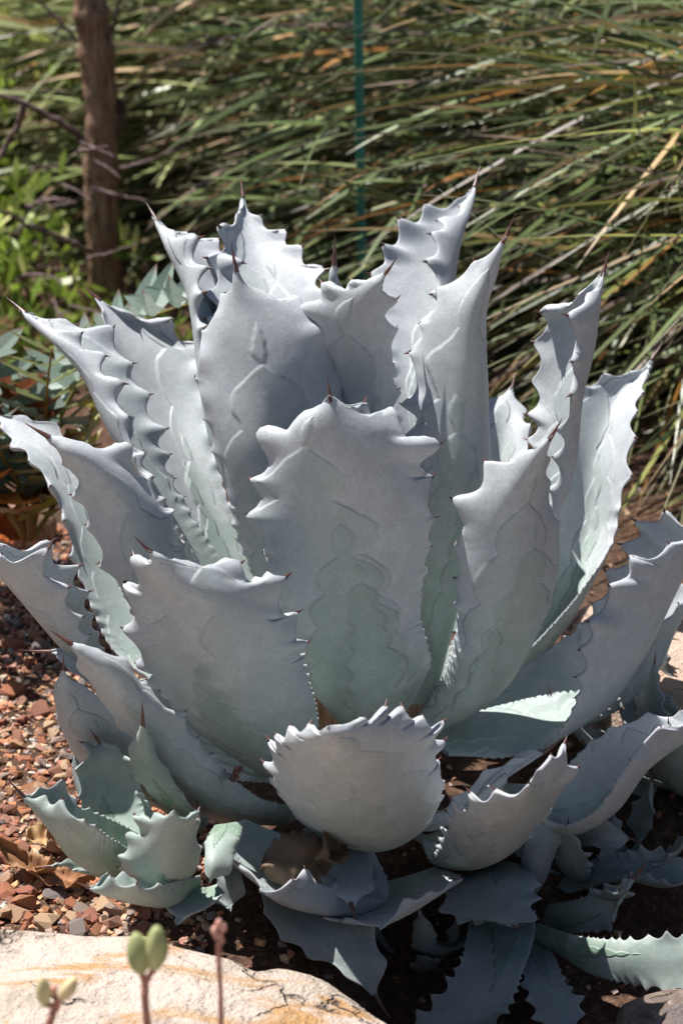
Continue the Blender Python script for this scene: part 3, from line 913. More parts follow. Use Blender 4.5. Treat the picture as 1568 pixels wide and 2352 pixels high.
# ------------------------------------------------------------------ offsets of the agave
pb = unz(360, 2080, GZ)
pup = empty('young_agave', (pb[0], pb[1], GZ), label='small green-grey agave offset on the gravel with jagged upright leaves', category='agave')
kw = dict(mat=M['pup'], spacing=.036, height=.014, thick=.010, spine=.02)
leaf_px(pup, 201, [(250, 1960, 300, 1960, 340, 1940, -40, 0, 0), (187, 1870, 260, 1870, 350, 1850, -34, -2, -1), (186, 1792, 245, 1790, 315, 1792, -31, -3, -2),
                   (199, 1738, 238, 1734, 295, 1745, -30, -2, -2), (206, 1712, 235, 1710, 272, 1718, -29, 0, -1), (222, 1695, -29)], **kw)
leaf_px(pup, 202, [(300, 1950, 320, 1990, 330, 1920, -44, -3, 2), (250, 1922, 240, 2000, 230, 1870, -46, -4, 3), (205, 1884, 165, 1960, 175, 1842, -47, -4, 3),
                   (150, 1857, 118, 1900, 145, 1800, -47, -3, 3), (105, 1845, 85, 1860, 100, 1808, -47, -1, 2), (48, 1822, -47)], **{**kw, 'spine': .034})
leaf_px(pup, 203, [(330, 1990, 360, 2000, 400, 1980, -42, 1, 1), (287, 2008, 370, 2033, 443, 2000, -50, 2, 2), (278, 1965, 375, 1980, 460, 1960, -53, 3, 3),
                   (307, 1917, 385, 1920, 457, 1902, -54, 3, 3), (347, 1878, 395, 1882, 443, 1875, -54, 1, 1), (400, 1860, -54)], outer=True, **{**kw, 'spine': .01})
leaf_px(pup, 204, [(460, 2010, 440, 2040, 440, 1990, -46, -1, 2), (350, 2032, 360, 2073, 330, 2010, -54, -2, 3), (285, 2034, 285, 2064, 260, 2014, -56, -2, 2),
                   (235, 2032, 235, 2050, 226, 2012, -57, -1, 1), (200, 2036, -57)], **kw)
leaf_px(pup, 205, [(300, 2020, 300, 2010, 300, 1990, -40, -1, 1), (200, 2000, 200, 1995, 200, 1972, -42, -1, 1), (150, 1993, 150, 1988, 155, 1978, -43, 0, 0), (112, 1990, -43)], **{**kw, 'height': .005})
leaf_px(pup, 206, [(450, 2030, 470, 2040, 500, 2030, -48, 1, 1), (387, 2072, 440, 2085, 508, 2062, -52, 1, 1), (397, 2096, 420, 2102, 450, 2086, -54, .5, .5), (404, 2124, -55)],
        outer=True, **{**kw, 'height': .006, 'spine': .008})
leaf_px(pup, 207, [(490, 1900, 520, 1910, 560, 1890, -40, 1, 1), (469, 1948, 500, 1952, 545, 1950, -46, 1, 1), (470, 1985, 490, 1990, 522, 2000, -49, 1, 1), (482, 2028, -50)], **{**kw, 'height': .008, 'spine': .006})
leaf_px(pup, 208, [(470, 1960, 500, 1960, 540, 1950, -40, 1, 1), (490, 2020, 525, 2030, 560, 2020, -44, 1, 1), (500, 2060, 528, 2070, 552, 2060, -45, 1, 1), (530, 2092, -46)],
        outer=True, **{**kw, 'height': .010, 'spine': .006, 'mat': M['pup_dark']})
leaf_px(pup, 209, [(330, 1960, 350, 1960, 380, 1950, -38, 1, 1), (250, 1900, 300, 1890, 350, 1880, -34, 1, 1), (172, 1790, 210, 1790, 250, 1790, -25, 1, 1),
                   (168, 1740, 190, 1740, 215, 1745, -23, 0, 0), (165, 1708, -22)], outer=True, **{**kw, 'height': .005, 'mat': M['pup_dark']})

rb_ = unz(1235, 2190, -.23)
pup2 = empty('young_agave', (rb_[0], rb_[1], -.23), label='shaded agave offset beside the dark rock, one leaf tip catching the sun', category='agave')
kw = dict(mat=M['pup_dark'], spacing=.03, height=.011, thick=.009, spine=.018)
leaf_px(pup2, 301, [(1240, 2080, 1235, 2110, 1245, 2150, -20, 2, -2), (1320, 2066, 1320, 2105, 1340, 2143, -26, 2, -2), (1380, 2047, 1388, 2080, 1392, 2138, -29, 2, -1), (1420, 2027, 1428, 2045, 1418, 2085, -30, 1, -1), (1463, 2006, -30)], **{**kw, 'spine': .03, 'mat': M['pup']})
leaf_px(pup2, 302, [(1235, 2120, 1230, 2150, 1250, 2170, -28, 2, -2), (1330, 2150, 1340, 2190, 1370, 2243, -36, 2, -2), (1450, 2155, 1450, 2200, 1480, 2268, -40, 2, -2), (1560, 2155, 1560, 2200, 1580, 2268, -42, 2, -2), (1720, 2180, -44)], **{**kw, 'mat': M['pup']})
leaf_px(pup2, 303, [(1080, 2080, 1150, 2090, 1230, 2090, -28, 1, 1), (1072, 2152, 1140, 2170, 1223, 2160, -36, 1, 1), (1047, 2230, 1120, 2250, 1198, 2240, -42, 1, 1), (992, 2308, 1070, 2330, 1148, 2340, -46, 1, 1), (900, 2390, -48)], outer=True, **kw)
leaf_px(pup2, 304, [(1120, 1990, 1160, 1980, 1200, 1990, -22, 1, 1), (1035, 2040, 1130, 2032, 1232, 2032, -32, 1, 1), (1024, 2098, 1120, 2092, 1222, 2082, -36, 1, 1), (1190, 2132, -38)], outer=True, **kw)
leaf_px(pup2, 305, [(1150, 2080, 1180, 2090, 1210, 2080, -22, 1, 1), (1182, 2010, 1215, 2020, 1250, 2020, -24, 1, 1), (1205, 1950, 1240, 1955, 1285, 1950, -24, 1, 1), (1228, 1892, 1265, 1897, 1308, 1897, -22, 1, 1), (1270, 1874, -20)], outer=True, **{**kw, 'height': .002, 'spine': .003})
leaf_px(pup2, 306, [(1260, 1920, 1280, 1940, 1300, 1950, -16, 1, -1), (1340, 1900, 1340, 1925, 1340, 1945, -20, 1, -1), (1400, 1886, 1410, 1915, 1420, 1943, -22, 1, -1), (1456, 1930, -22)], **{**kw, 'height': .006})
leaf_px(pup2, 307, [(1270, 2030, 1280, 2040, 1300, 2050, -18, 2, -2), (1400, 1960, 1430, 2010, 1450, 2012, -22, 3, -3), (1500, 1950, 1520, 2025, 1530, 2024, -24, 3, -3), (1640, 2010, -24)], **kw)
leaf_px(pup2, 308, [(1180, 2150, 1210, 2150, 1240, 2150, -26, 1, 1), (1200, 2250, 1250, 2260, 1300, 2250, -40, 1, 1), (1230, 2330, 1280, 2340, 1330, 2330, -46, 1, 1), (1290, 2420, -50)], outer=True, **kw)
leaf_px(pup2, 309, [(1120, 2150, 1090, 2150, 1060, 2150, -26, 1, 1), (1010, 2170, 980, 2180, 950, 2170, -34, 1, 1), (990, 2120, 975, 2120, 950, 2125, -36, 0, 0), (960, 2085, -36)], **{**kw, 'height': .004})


def rosette(name, center, size, n, seed, label, mat, a0=0.0, span=6.283, up=(0.35, 1.3), width=0.30, zoff=0.0, **kw):
    """an offset rosette: leaves in spiral, outer ones lower"""
    rg = random.Random(seed)
    e = empty(name, (center[0], center[1], center[2]), label=label, category='agave', group='agave offsets in the shade')
    for k in range(n):
        az = a0 + (k * 2.39996) % span
        el = up[0] + (up[1] - up[0]) * (k / max(1, n - 1)) + rg.uniform(-.08, .08)
        ln = size * rg.uniform(.85, 1.1) * (1.0 - 0.25 * k / n)
        w = width * ln * rg.uniform(.9, 1.1) / 2
        o = np.array([math.cos(az), math.sin(az), 0])
        ac = np.array([-math.sin(az), math.cos(az), 0])
        up_ = np.array([0, 0, 1.0])
        Ls, Ms, Rs = [], [], []
        p = np.array(center, float) + np.array([0, 0, zoff]) + o * 0.02
        ang = el * 0.45
        for s, wf in ((0, .55), (.2, .62), (.42, .95), (.62, 1.0), (.8, .72), (.92, .32), (1, .02)):
            tdir = o * math.cos(ang) + up_ * math.sin(ang)
            nn = -o * math.sin(ang) + up_ * math.cos(ang)
            q = p + tdir * ln * s
            q = np.array(center) + np.array([0, 0, zoff]) + o * (0.02 + ln * (s * math.cos(el) + .12 * math.sin(3.14 * s))) + up_ * ln * (s ** 1.25) * math.sin(el)
            Ms.append(q)
            cup = 0.28 * w * wf
            Ls.append(q + ac * w * wf + nn * cup)
            Rs.append(q - ac * w * wf + nn * cup)
        leaf(e, np.array(Ls), np.array(Ms), np.array(Rs), seed * 31 + k, mat, nv=90, **kw)
    return e


RK = dict(spacing=.03, height=.010, thick=.009, spine=.018)
c = unz(1560, 1960, -0.2)
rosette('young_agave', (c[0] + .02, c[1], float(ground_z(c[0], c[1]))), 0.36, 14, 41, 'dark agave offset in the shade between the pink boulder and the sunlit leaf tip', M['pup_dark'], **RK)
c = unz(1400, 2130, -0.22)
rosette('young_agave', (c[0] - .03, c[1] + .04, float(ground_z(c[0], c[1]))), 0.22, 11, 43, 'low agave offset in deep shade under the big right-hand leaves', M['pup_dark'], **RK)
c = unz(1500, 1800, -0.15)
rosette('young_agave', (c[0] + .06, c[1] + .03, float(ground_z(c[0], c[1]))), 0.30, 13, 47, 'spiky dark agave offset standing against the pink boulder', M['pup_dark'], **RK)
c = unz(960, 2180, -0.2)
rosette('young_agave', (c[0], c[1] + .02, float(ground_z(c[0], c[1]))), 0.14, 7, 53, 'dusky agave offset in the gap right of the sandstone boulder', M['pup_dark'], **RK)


# ------------------------------------------------------------------ dry leaves lying about
def dry_leaf(px, py, y, ln, w, az, tilt, curl, colr, label, seed, roll=0.0, on_ground=False):
    c0 = unz(px, py, GZ + 0.012) if on_ground else unp(px, py, y)
    n, m = 24, 13
    s = np.linspace(-1, 1, n)[:, None]
    q = np.linspace(-1, 1, m)[None]
    wid = w / 2 * (np.clip(1 - np.abs(s) ** 2.4, 0, 1) ** .8 + .015) * (1 + .10 * np.sin(s * 23 + seed) + .07 * np.sin(s * 41 + 2 * seed))
    rs = np.random.RandomState(seed)
    X = s * ln / 2 + 0 * q
    Y = q * wid
    Z = curl * ln * (s ** 2 + 0 * q) + roll * w * (q ** 2 + 0 * s)
    Z = Z + 0.02 * ln * np.sin(s * 7 + rs.uniform(0, 6)) * q + 0.03 * ln * np.sin(q * 4 + s * 3 + rs.uniform(0, 6))
    for _k in range(7):
        Z = Z + .030 * ln * np.sin(s * rs.uniform(3, 11) + rs.uniform(0, 6)) * np.sin(q * rs.uniform(2, 6) + rs.uniform(0, 6))
    Z = Z - 0.02 * ln * np.exp(-(q / .12) ** 2)
    P_ = np.stack([X, Y, Z], -1).reshape(-1, 3)
    ca, sa, ct, st = math.cos(az), math.sin(az), math.cos(tilt), math.sin(tilt)
    P_ = P_ @ np.array([[1, 0, 0], [0, ct, -st], [0, st, ct]]).T
    P_ = P_ @ np.array([[ca, -sa, 0], [sa, ca, 0], [0, 0, 1]]).T + c0
    i, j = np.meshgrid(np.arange(n - 1), np.arange(m - 1), indexing='ij')
    F_ = np.stack([i * m + j, i * m + j + 1, (i + 1) * m + j + 1, (i + 1) * m + j], -1).reshape(-1, 4)
    o = obj('dry_leaf', mesh_np('dry_leaf', P_, F_, M['dry'], True, col=np.tile(colr, (len(P_), 1))), None, label=label, category='leaf', group='fallen dry leaves')
    md = o.modifiers.new('thickness', 'SOLIDIFY')
    md.thickness = 0.0012
    return o


dry_leaf(690, 1968, -.42, .115, .080, .35, .75, -.12, (.20, .135, .09), 'large curled grey-brown dead leaf lying in the cup of a low agave leaf', 1, -.12)
dry_leaf(748, 1950, -.41, .075, .05, 1.1, 1.0, .12, (.20, .13, .08), 'crumpled dead leaf standing on edge behind the large curled one', 2, .4)
dry_leaf(75, 2000, 0, .115, .036, -.55, .3, .35, (.46, .235, .115), 'tan folded dry leaf lying on the gravel beside the small agave', 3, .5, True)
dry_leaf(150, 2022, 0, .10, .045, -.15, .1, .12, (.43, .20, .10), 'russet dry leaf half under the small agave', 4, .2, True)
dry_leaf(95, 1925, 0, .055, .045, .6, .35, .15, (.55, .34, .16), 'pale yellow rounded dry leaf on the gravel', 5, .2, True)
dry_leaf(135, 1940, 0, .07, .05, .9, .5, .25, (.46, .27, .17), 'pinkish brown dry leaf propped against the small agave', 6, .4, True)
dry_leaf(534, 1780, -.27, .045, .016, 1.35, 1.2, .1, (.30, .15, .12), 'small reddish dry petal stuck upright between low agave leaves', 7, .3)
dry_leaf(18, 1218, .9, .10, .07, .4, .8, .2, (.50, .11, .02), 'bright orange-red fallen leaf under the cycad fronds', 8, .3)

# ------------------------------------------------------------------ cycad behind the agave on the left
cb = unz(40, 1235, GZ)
cyc = empty('cycad', (cb[0] - .05, cb[1], GZ), label='spiny cycad with blue-green and rusty fronds left behind the agave', category='cycad')


def leaflet_mesh(seed, colr, under, spikes=1):
    rs = np.random.RandomState(seed)
    out = [(0, 0), (.06, .12), (.25, .20)]
    if spikes:
        out += [(.38, .38), (.45, .20)]
    out += [(.62, .17), (.82, .09), (1.0, 0)]
    low = [(x, -y * rs.uniform(.8, 1.1)) for x, y in out[1:-1]]
    if spikes > 1:
        low[2] = (.5, -.36)
    n = len(out)
    out = [(x, y * .72) for x, y in out]
    low = [(x, y * .72) for x, y in low]
    V_ = [(x, y, .06 * abs(y) / .3) for x, y in out] + [(x, y, .06 * abs(y) / .3) for x, y in low]
    ctr = [(x, 0, -.025 * math.sin(3.14 * x)) for x, _ in out[1:-1]]
    V_ += ctr
    F_ = []
    k0, c0 = n, n + len(low)
    F_.append((0, 1, c0))
    F_.append((0, c0, k0))
    for i in range(1, n - 2):
        F_.append((i, i + 1, c0 + i, c0 + i - 1))
        F_.append((c0 + i - 1, c0 + i, k0 + i, k0 + i - 1))
    F_.append((n - 2, n - 1, c0 + n - 3))
    F_.append((c0 + n - 3, n - 1, k0 + n - 3))
    V_ = np.array(V_)
    cc = np.tile(colr, (len(V_), 1)).astype(float)
    cc[V_[:, 0] > .9] = (.30, .12, .07)
    return mesh_np('leaflet', V_, F_, M['cycad'], False, col=cc)


def frond(pts, n, ln, colA, colB, rach, seed, r=.006, flip=0.0):
    rg = random.Random(seed)
    P_ = spline(pts, 40)
    mb = MB()
    mb.add(*tube(P_[::3], np.linspace(r, r * .35, len(P_[::3])), 6), c=rach)
    fr = obj('frond', mb.mesh('frond', M['cycad']), cyc)
    meshes = [leaflet_mesh(seed * 7 + k, colA if k % 2 else colB, None, 1 + k % 2) for k in range(4)]
    from mathutils import Matrix
    for k in range(n):
        f = .18 + .82 * k / (n - 1)
        i = min(int(f * 39), 38)
        p = P_[i]
        t = P_[i + 1] - P_[i]
        t /= np.linalg.norm(t)
        a = np.cross(t, np.array([0, 0, 1.0]))
        a /= np.linalg.norm(a) + 1e-9
        u = np.cross(a, t)
        for sg in (-1, 1):
            d = t * rg.uniform(.35, .6) + a * sg * .8 + u * (flip + rg.uniform(-.1, .35))
            d /= np.linalg.norm(d)
            nn = u * .6 + t * .5 - a * sg * .3
            yv = np.cross(nn, d)
            yv /= np.linalg.norm(yv)
            zv = np.cross(d, yv)
            s = 1.45 * ln * rg.uniform(.8, 1.15) * (1 - .45 * f * f)
            o = obj('leaflet', meshes[rg.randrange(4)], fr)
            o.matrix_basis = Matrix(((d[0] * s, yv[0] * s, zv[0] * s, p[0]), (d[1] * s, yv[1] * s, zv[1] * s, p[1]), (d[2] * s, yv[2] * s, zv[2] * s, p[2]), (0, 0, 0, 1)))


BG1, BG2, YG, RU, OR = (.30, .40, .34), (.36, .45, .39), (.42, .40, .08), (.20, .055, .03), (.50, .24, .05)
root = unz(70, 1245, GZ)
fr_pts = lambda l, y0, y1: [unp(x, y, y0 + (y1 - y0) * i / (len(l) - 1)) for i, (x, y) in enumerate(l)]
frond(fr_pts([(60, 1235), (120, 1000), (220, 830), (330, 735), (460, 690)], .85, .75), 13, .125, BG1, BG2, (.33, .29, .07), 1, flip=.5)
frond(fr_pts([(75, 1235), (95, 1100), (105, 960), (110, 880), (120, 800)], .82, .62), 9, .12, (.24, .27, .12), BG2, (.36, .21, .05), 2)
frond(fr_pts([(60, 1240), (40, 1100), (10, 960), (-30, 880), (-90, 830)], .82, .70), 10, .13, RU, (.20, .06, .03), (.28, .12, .05), 3)
frond(fr_pts([(80, 1235), (140, 1130), (190, 1010), (215, 930), (235, 850)], .84, .80), 9, .10, BG2, YG, (.34, .30, .08), 4)
frond(fr_pts([(60, 1240), (30, 1180), (-20, 1130), (-90, 1090), (-160, 1080)], .80, .62), 9, .12, OR, YG, (.34, .2, .06), 5)
frond(fr_pts([(70, 1240), (60, 1150), (20, 1070), (-20, 1010), (-80, 960)], .78, .55), 9, .12, (.30, .30, .14), (.34, .33, .17), (.36, .24, .07), 6)
frond(fr_pts([(60, 1235), (20, 1000), (-60, 820), (-160, 720), (-280, 690)], .9, .75), 12, .14, BG1, BG2, (.33, .29, .07), 7, flip=.3)
frond(fr_pts([(60, 1240), (-20, 1120), (-130, 1000), (-250, 950)], .85, .45), 11, .14, BG1, (.24, .27, .12), (.33, .29, .07), 8, flip=.3)
mb = MB()
mb.add(*tube([(root[0], root[1], GZ - .03), (root[0] - .01, root[1], GZ + .04), (root[0] - .01, root[1], GZ + .09)], [.06, .065, .035], 10, .12, rng))
obj('caudex', mb.mesh('caudex', M['bark']), cyc)


# ------------------------------------------------------------------ grass clumps behind
def blade_paths(center, n, lens, az_rng, el_rng, seed, droop=.45, spread=.12, width=(.006, .010), palette=None):
    r = np.random.RandomState(seed)
    az = r.uniform(*az_rng, n)
    el = r.uniform(el_rng[0], el_rng[1], n)
    ln = r.uniform(*lens, n)
    d = np.stack([np.cos(az) * np.cos(el), np.sin(az) * np.cos(el), np.sin(el)], -1)
    c = np.array(center) + r.normal(size=(n, 3)) * np.array([spread, spread, spread * .7])
    t = np.linspace(0.0, 1, 8)[None, :, None]
    dr = (droop * ln * r.uniform(.55, 1.25, n))[:, None, None]
    side = np.cross(d, np.array([0, 0, 1.0]))
    side /= np.linalg.norm(side, axis=1, keepdims=True) + 1e-9
    sw = (r.normal(size=n) * .045 * ln)[:, None, None]
    P = c[:, None] + d[:, None] * ln[:, None, None] * t + np.array([0, 0, -1.0]) * dr * t ** 2.2 + side[:, None] * sw * t ** 2
    P[..., 2] = np.maximum(P[..., 2], GZ + .01 + .03 * r.rand(n)[:, None])
    w = r.uniform(*width, n)
    roll = r.uniform(-1.2, 1.2, n)
    kinds = r.choice(len(palette), n, p=[p for _, p in palette])
    base = np.array([c_ for c_, _ in palette])[kinds] * r.uniform(.5, 1.7, n)[:, None]
    return P, w, roll, base, kinds


def blade_geo(P, w, roll, base, kinds, dead_tip=(.30, .22, .16)):
    n, m, _ = P.shape
    T = np.gradient(P, axis=1)
    T /= np.linalg.norm(T, axis=2, keepdims=True) + 1e-9
    A = np.cross(T, np.array([0, 0, 1.0]))
    A /= np.linalg.norm(A, axis=2, keepdims=True) + 1e-9
    U = np.cross(A, T)
    a = A * np.cos(roll)[:, None, None] + U * np.sin(roll)[:, None, None]
    prof = np.array([.8, 1, 1, 1, .95, .8, .55, .06])[None, :, None] * w[:, None, None] / 2
    V = np.stack([P - a * prof, P + a * prof], 2).reshape(n, m * 2, 3)
    k = np.arange(m - 1)
    q = np.stack([2 * k, 2 * k + 1, 2 * k + 3, 2 * k + 2], -1)
    F = (q[None] + (np.arange(n) * m * 2)[:, None, None]).reshape(-1, 4)
    C = np.repeat(base[:, None], m * 2, 1)
    tipw = np.repeat(np.clip((np.linspace(0, 1, m) - .8) / .2, 0, 1), 2)[None, :, None] * .7
    C = C * (1 - tipw) + np.array(dead_tip) * tipw
    return V, F, np.clip(C, 0, .8)


g = NG('shade_core')  # near-black tones paint the shade of the gaps behind the blades
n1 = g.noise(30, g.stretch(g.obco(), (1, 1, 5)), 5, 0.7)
M['shade_core'] = g.fin(g.ramp(n1, [(0.3, (0.012, 0.013, 0.007)), (0.6, (0.035, 0.035, 0.018)), (0.8, (0.09, 0.07, 0.04))]), 0.9, g.bump(n1, 1.0, 0.04), 0.1)
PAL_G = [((.085, .12, .040), .44), ((.13, .17, .070), .26), ((.24, .27, .11), .12), ((.30, .205, .10), .09), ((.26, .19, .15), .06), ((.33, .16, .05), .03)]
PAL_R = [((.085, .12, .040), .40), ((.14, .18, .07), .22), ((.26, .275, .07), .16), ((.34, .235, .11), .10), ((.28, .21, .17), .07), ((.36, .17, .04), .05)]


PAL_S = [((.17, .215, .075), .36), ((.28, .33, .14), .28), ((.40, .42, .18), .12), ((.46, .33, .20), .13), ((.42, .33, .27), .08), ((.44, .22, .08), .03)]


def clump(name, label, center, n, n_hero, lens, az, el, seed, pal, cat='grass', shade_core=.62, **kw):
    e = empty(name, (center[0], center[1], GZ), label=label, category=cat, group='grass clumps behind the bed')
    P, w, roll, base, kinds = blade_paths(center, n, lens, az, el, seed, palette=pal, **kw)
    # no blade lies across the small trunk, which stands in front of the grass
    rl = P - CAM
    dp = rl[..., 1] * math.cos(PITCH) - rl[..., 2] * math.sin(PITCH)
    keep = ~(((784 + FPX * rl[..., 0] / dp) < 330) & (P[..., 1] < 2.75)).any(1)
    P, w, roll, base, kinds = P[keep], w[keep], roll[keep], base[keep], kinds[keep]
    V, F, C = blade_geo(P, w, roll, base, kinds)
    # the blades nearest the camera and in view stand alone, the rest is one mass
    mid = P[:, 4]
    rel = mid - CAM
    dep = rel[:, 1] * math.cos(PITCH) - rel[:, 2] * math.sin(PITCH)
    sx = 784 + FPX * rel[:, 0] / dep
    sy = 1176 - FPX * (rel[:, 1] * math.sin(PITCH) + rel[:, 2] * math.cos(PITCH)) / dep
    inview = (sx > 0) & (sx < 1560) & (sy > 0) & (sy < 1300)
    score = np.where(inview, -dep, -99)
    order = np.argsort(-score)
    hero = order[:n_hero]
    q = F[:7]
    for h in hero:
        obj('blade', mesh_np('blade', V[h], q, M['blade'], True, col=C[h]), e)
    rest = order[n_hero:]
    Vr = V[rest].reshape(-1, 3)
    m2 = V.shape[1]
    Fr = (q[None] + (np.arange(len(rest)) * m2)[:, None, None]).reshape(-1, 4)
    obj('blade_mass', mesh_np('blade_mass', Vr, Fr, M['blade'], True, col=C[rest].reshape(-1, 3)), e, kind='stuff')
    # dark mound added inside the clump: shade between blades put into colour
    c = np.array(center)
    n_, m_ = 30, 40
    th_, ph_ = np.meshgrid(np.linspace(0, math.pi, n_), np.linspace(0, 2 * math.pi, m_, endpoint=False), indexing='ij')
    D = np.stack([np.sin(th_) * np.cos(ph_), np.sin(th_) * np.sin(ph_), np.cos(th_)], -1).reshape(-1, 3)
    rad_ = shade_core * (1 + .10 * vnoise(D * 3, seed, 4, 3))[:, None]
    Pt = np.array([c[0], c[1], GZ]) + D * rad_ * np.array([1, 1, max(.2, (c[2] - GZ) / shade_core)])
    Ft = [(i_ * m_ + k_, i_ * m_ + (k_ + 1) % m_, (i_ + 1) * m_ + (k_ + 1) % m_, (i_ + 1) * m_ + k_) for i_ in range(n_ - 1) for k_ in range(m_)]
    obj('shade_core', mesh_np('shade_core', Pt, Ft, M['shade_core'], True), e)


PI = math.pi
clump('grass_clump', 'big fountain of long arching grass blades to the right behind the agave', (1.42, 2.05, .50), 2300, 290, (.5, 1.45), (.70 * PI, 1.70 * PI), (-.40, .55), 61, PAL_R, droop=.20, spread=.28, width=(.008, .012))
clump('grass_clump', 'dense green grass clump behind the green stake', (.62, 3.0, .40), 4000, 260, (.25, .62), (1.02 * PI, 1.45 * PI), (-.22, .36), 62, PAL_G, droop=.12, spread=.46, width=(.009, .014))
clump('grass_clump', 'pale straw-flecked grass clump right of the brown trunk', (-.20, 3.9, .36), 4600, 160, (.25, .62), (1.02 * PI, 1.45 * PI), (-.2, .36), 63, PAL_S, droop=.15, spread=.42, width=(.012, .018))
clump('grass_clump', 'tall grass clump at the back of the bed', (1.6, 3.9, .60), 2400, 0, (.4, 1.1), (.9 * PI, 1.6 * PI), (-.3, .6), 64, PAL_G, droop=.2, spread=.5, width=(.010, .016))
clump('grass_clump', 'far grass clump half hidden by the brown trunk', (-.9, 5.3, .42), 4600, 0, (.3, .9), (.9 * PI, 1.7 * PI), (-.2, .5), 65, PAL_S, droop=.2, spread=.5, width=(.014, .020))

# ------------------------------------------------------------------ stake
sb = unz(838, 900, GZ)
sy_ = sb[1]
pb0, pt0 = unp(832, 640, sy_), unp(822, 0, sy_)
dirv = (pt0 - pb0) / np.linalg.norm(pt0 - pb0)
foot = pb0 - dirv * ((pb0[2] - GZ + .08) / dirv[2])
top = pt0 + dirv * .25
mb = MB()
prof = [(0, 0), (-.010, -.006), (-.011, -.004), (-.002, .003), (-.001, .016), (.002, .016), (.003, .003), (.011, -.004), (.010, -.006)]
V_ = [tuple(foot + np.array([x, y, 0])) for x, y in prof] + [tuple(top + np.array([x, y, 0])) for x, y in prof]
n = len(prof)
mb.add(V_, [(k, (k + 1) % n, n + (k + 1) % n, n + k) for k in range(n)] + [tuple(range(n - 1, -1, -1)), tuple(range(n, 2 * n))])
stake = obj('garden_stake', mb.mesh('garden_stake', M['stake'], False), None, label='thin teal painted metal stake standing in the grass', category='stake')

# ------------------------------------------------------------------ small tree on the left
tb = unz(246, 700, GZ)
ty = tb[1]
tree = empty('tree', (tb[0], tb[1], GZ), label='slim brown-barked tree trunk with bare twigs left behind the agave', category='tree')
path = [tb + np.array([0, 0, -.08])] + [unp(x, y, ty) for x, y in [(243, 650), (236, 560), (234, 440), (233, 330), (232, 240), (224, 150), (214, 60), (205, -20)]]
path += [path[-1] + np.array([-.02, .02, .35]), path[-1] + np.array([.03, .05, .75])]
pp = spline(path, 90)
rad = np.interp(np.linspace(0, 1, 90), [0, .08, .5, .75, 1], [.062, .049, .044, .040, .026])
r2 = np.random.RandomState(4)
rad = rad * (1 + .06 * np.sin(np.linspace(0, 30, 90)) + .05 * r2.normal(size=90))
for f0 in (.47, .53, .62):
    rad *= 1 + .22 * np.exp(-((np.linspace(0, 1, 90) - f0) / .012) ** 2)
mb = MB()
mb.add(*tube(pp, rad, 22, .07, rng))
obj('trunk', mb.mesh('trunk', M['bark']), tree)


def twig(pts, r0, r1, name='branch', par=None, mat='twig'):
    P_ = spline(pts, 16)
    P_ = P_ + r2.normal(size=P_.shape) * r0 * .35
    m_ = MB()
    m_.add(*tube(P_, np.linspace(r0, r1, 16), 6, .12, rng))
    return obj(name, m_.mesh(name, M[mat]), par)


U_ = lambda x, y, dy=0: unp(x, y, ty + dy)
twig([U_(222, 345), U_(140, 285, -.1), (U_(60, 240, -.15)), U_(-60, 200, -.2)], .011, .007, par=tree)
twig([U_(60, 240, -.15), U_(25, 320, -.1), U_(-20, 390, -.1)], .010, .006, par=tree)
twig([U_(240, 130), U_(258, 60, -.05), U_(285, -30, -.1)], .008, .005, par=tree)
twig([U_(200, 120, .1), U_(130, 40, .1), U_(60, -20, .1)], .006, .005, par=tree)
twig([U_(225, 585), U_(150, 555, -.2), U_(70, 520, -.3), U_(-30, 470, -.4)], .008, .004, par=tree)
twig([U_(250, 210, .06), U_(275, 250, .08), U_(262, 310, .1), U_(245, 345, .06)], .016, .020, par=tree)
for k in range(16):
    x0, y0 = rng.uniform(40, 330), rng.uniform(300, 720)
    a_ = rng.uniform(-.5, .5)
    l_ = rng.uniform(60, 170)
    dy = rng.uniform(-.7, .2)
    twig([U_(x0, y0, dy), U_(x0 + l_ * .5 * math.cos(a_), y0 - l_ * .5 * math.sin(a_), dy - .05), U_(x0 + l_ * math.cos(a_), y0 - l_ * math.sin(a_) + rng.uniform(-15, 15), dy - .1)],
         rng.uniform(.003, .006), .002, par=tree)


def leaf_cards(n, center, radii, ln, wd, pal, seed, mat, gap=0.0):
    """leaf-shaped faces spread through a crown's volume in loose clusters"""
    r = np.random.RandomState(seed)
    ncl = max(6, n // 14)
    u = r.normal(size=(ncl, 3))
    u /= np.linalg.norm(u, axis=1, keepdims=True)
    cl = u * (r.rand(ncl, 1) ** .45)
    pos = cl[r.randint(ncl, size=n)] + r.normal(size=(n, 3)) * .14
    pos = np.array(center) + pos * np.array(radii)
    d = r.normal(size=(n, 3)) + np.array([0, -.2, .5])
    d /= np.linalg.norm(d, axis=1, keepdims=True)
    s = np.cross(d, r.normal(size=(n, 3)))
    s /= np.linalg.norm(s, axis=1, keepdims=True)
    nn = np.cross(s, d)
    L = r.uniform(*ln, n)[:, None]
    W = r.uniform(*wd, n)[:, None]
    bend = nn * L * r.uniform(-.25, .25, n)[:, None]
    V = np.stack([pos, pos + d * L * .3 + s * W * .42, pos + d * L * .65 + s * W * .5 + bend * .4, pos + d * L + bend,
                  pos + d * L * .65 - s * W * .5 + bend * .4, pos + d * L * .3 - s * W * .42], 1)
    q = np.array([[0, 1, 5, 5], [1, 2, 4, 5], [2, 3, 4, 4]])
    C = np.array([c for c, _ in pal])[r.choice(len(pal), n, p=[p for _, p in pal])] * r.uniform(.7, 1.3, n)[:, None]
    return V, C, q


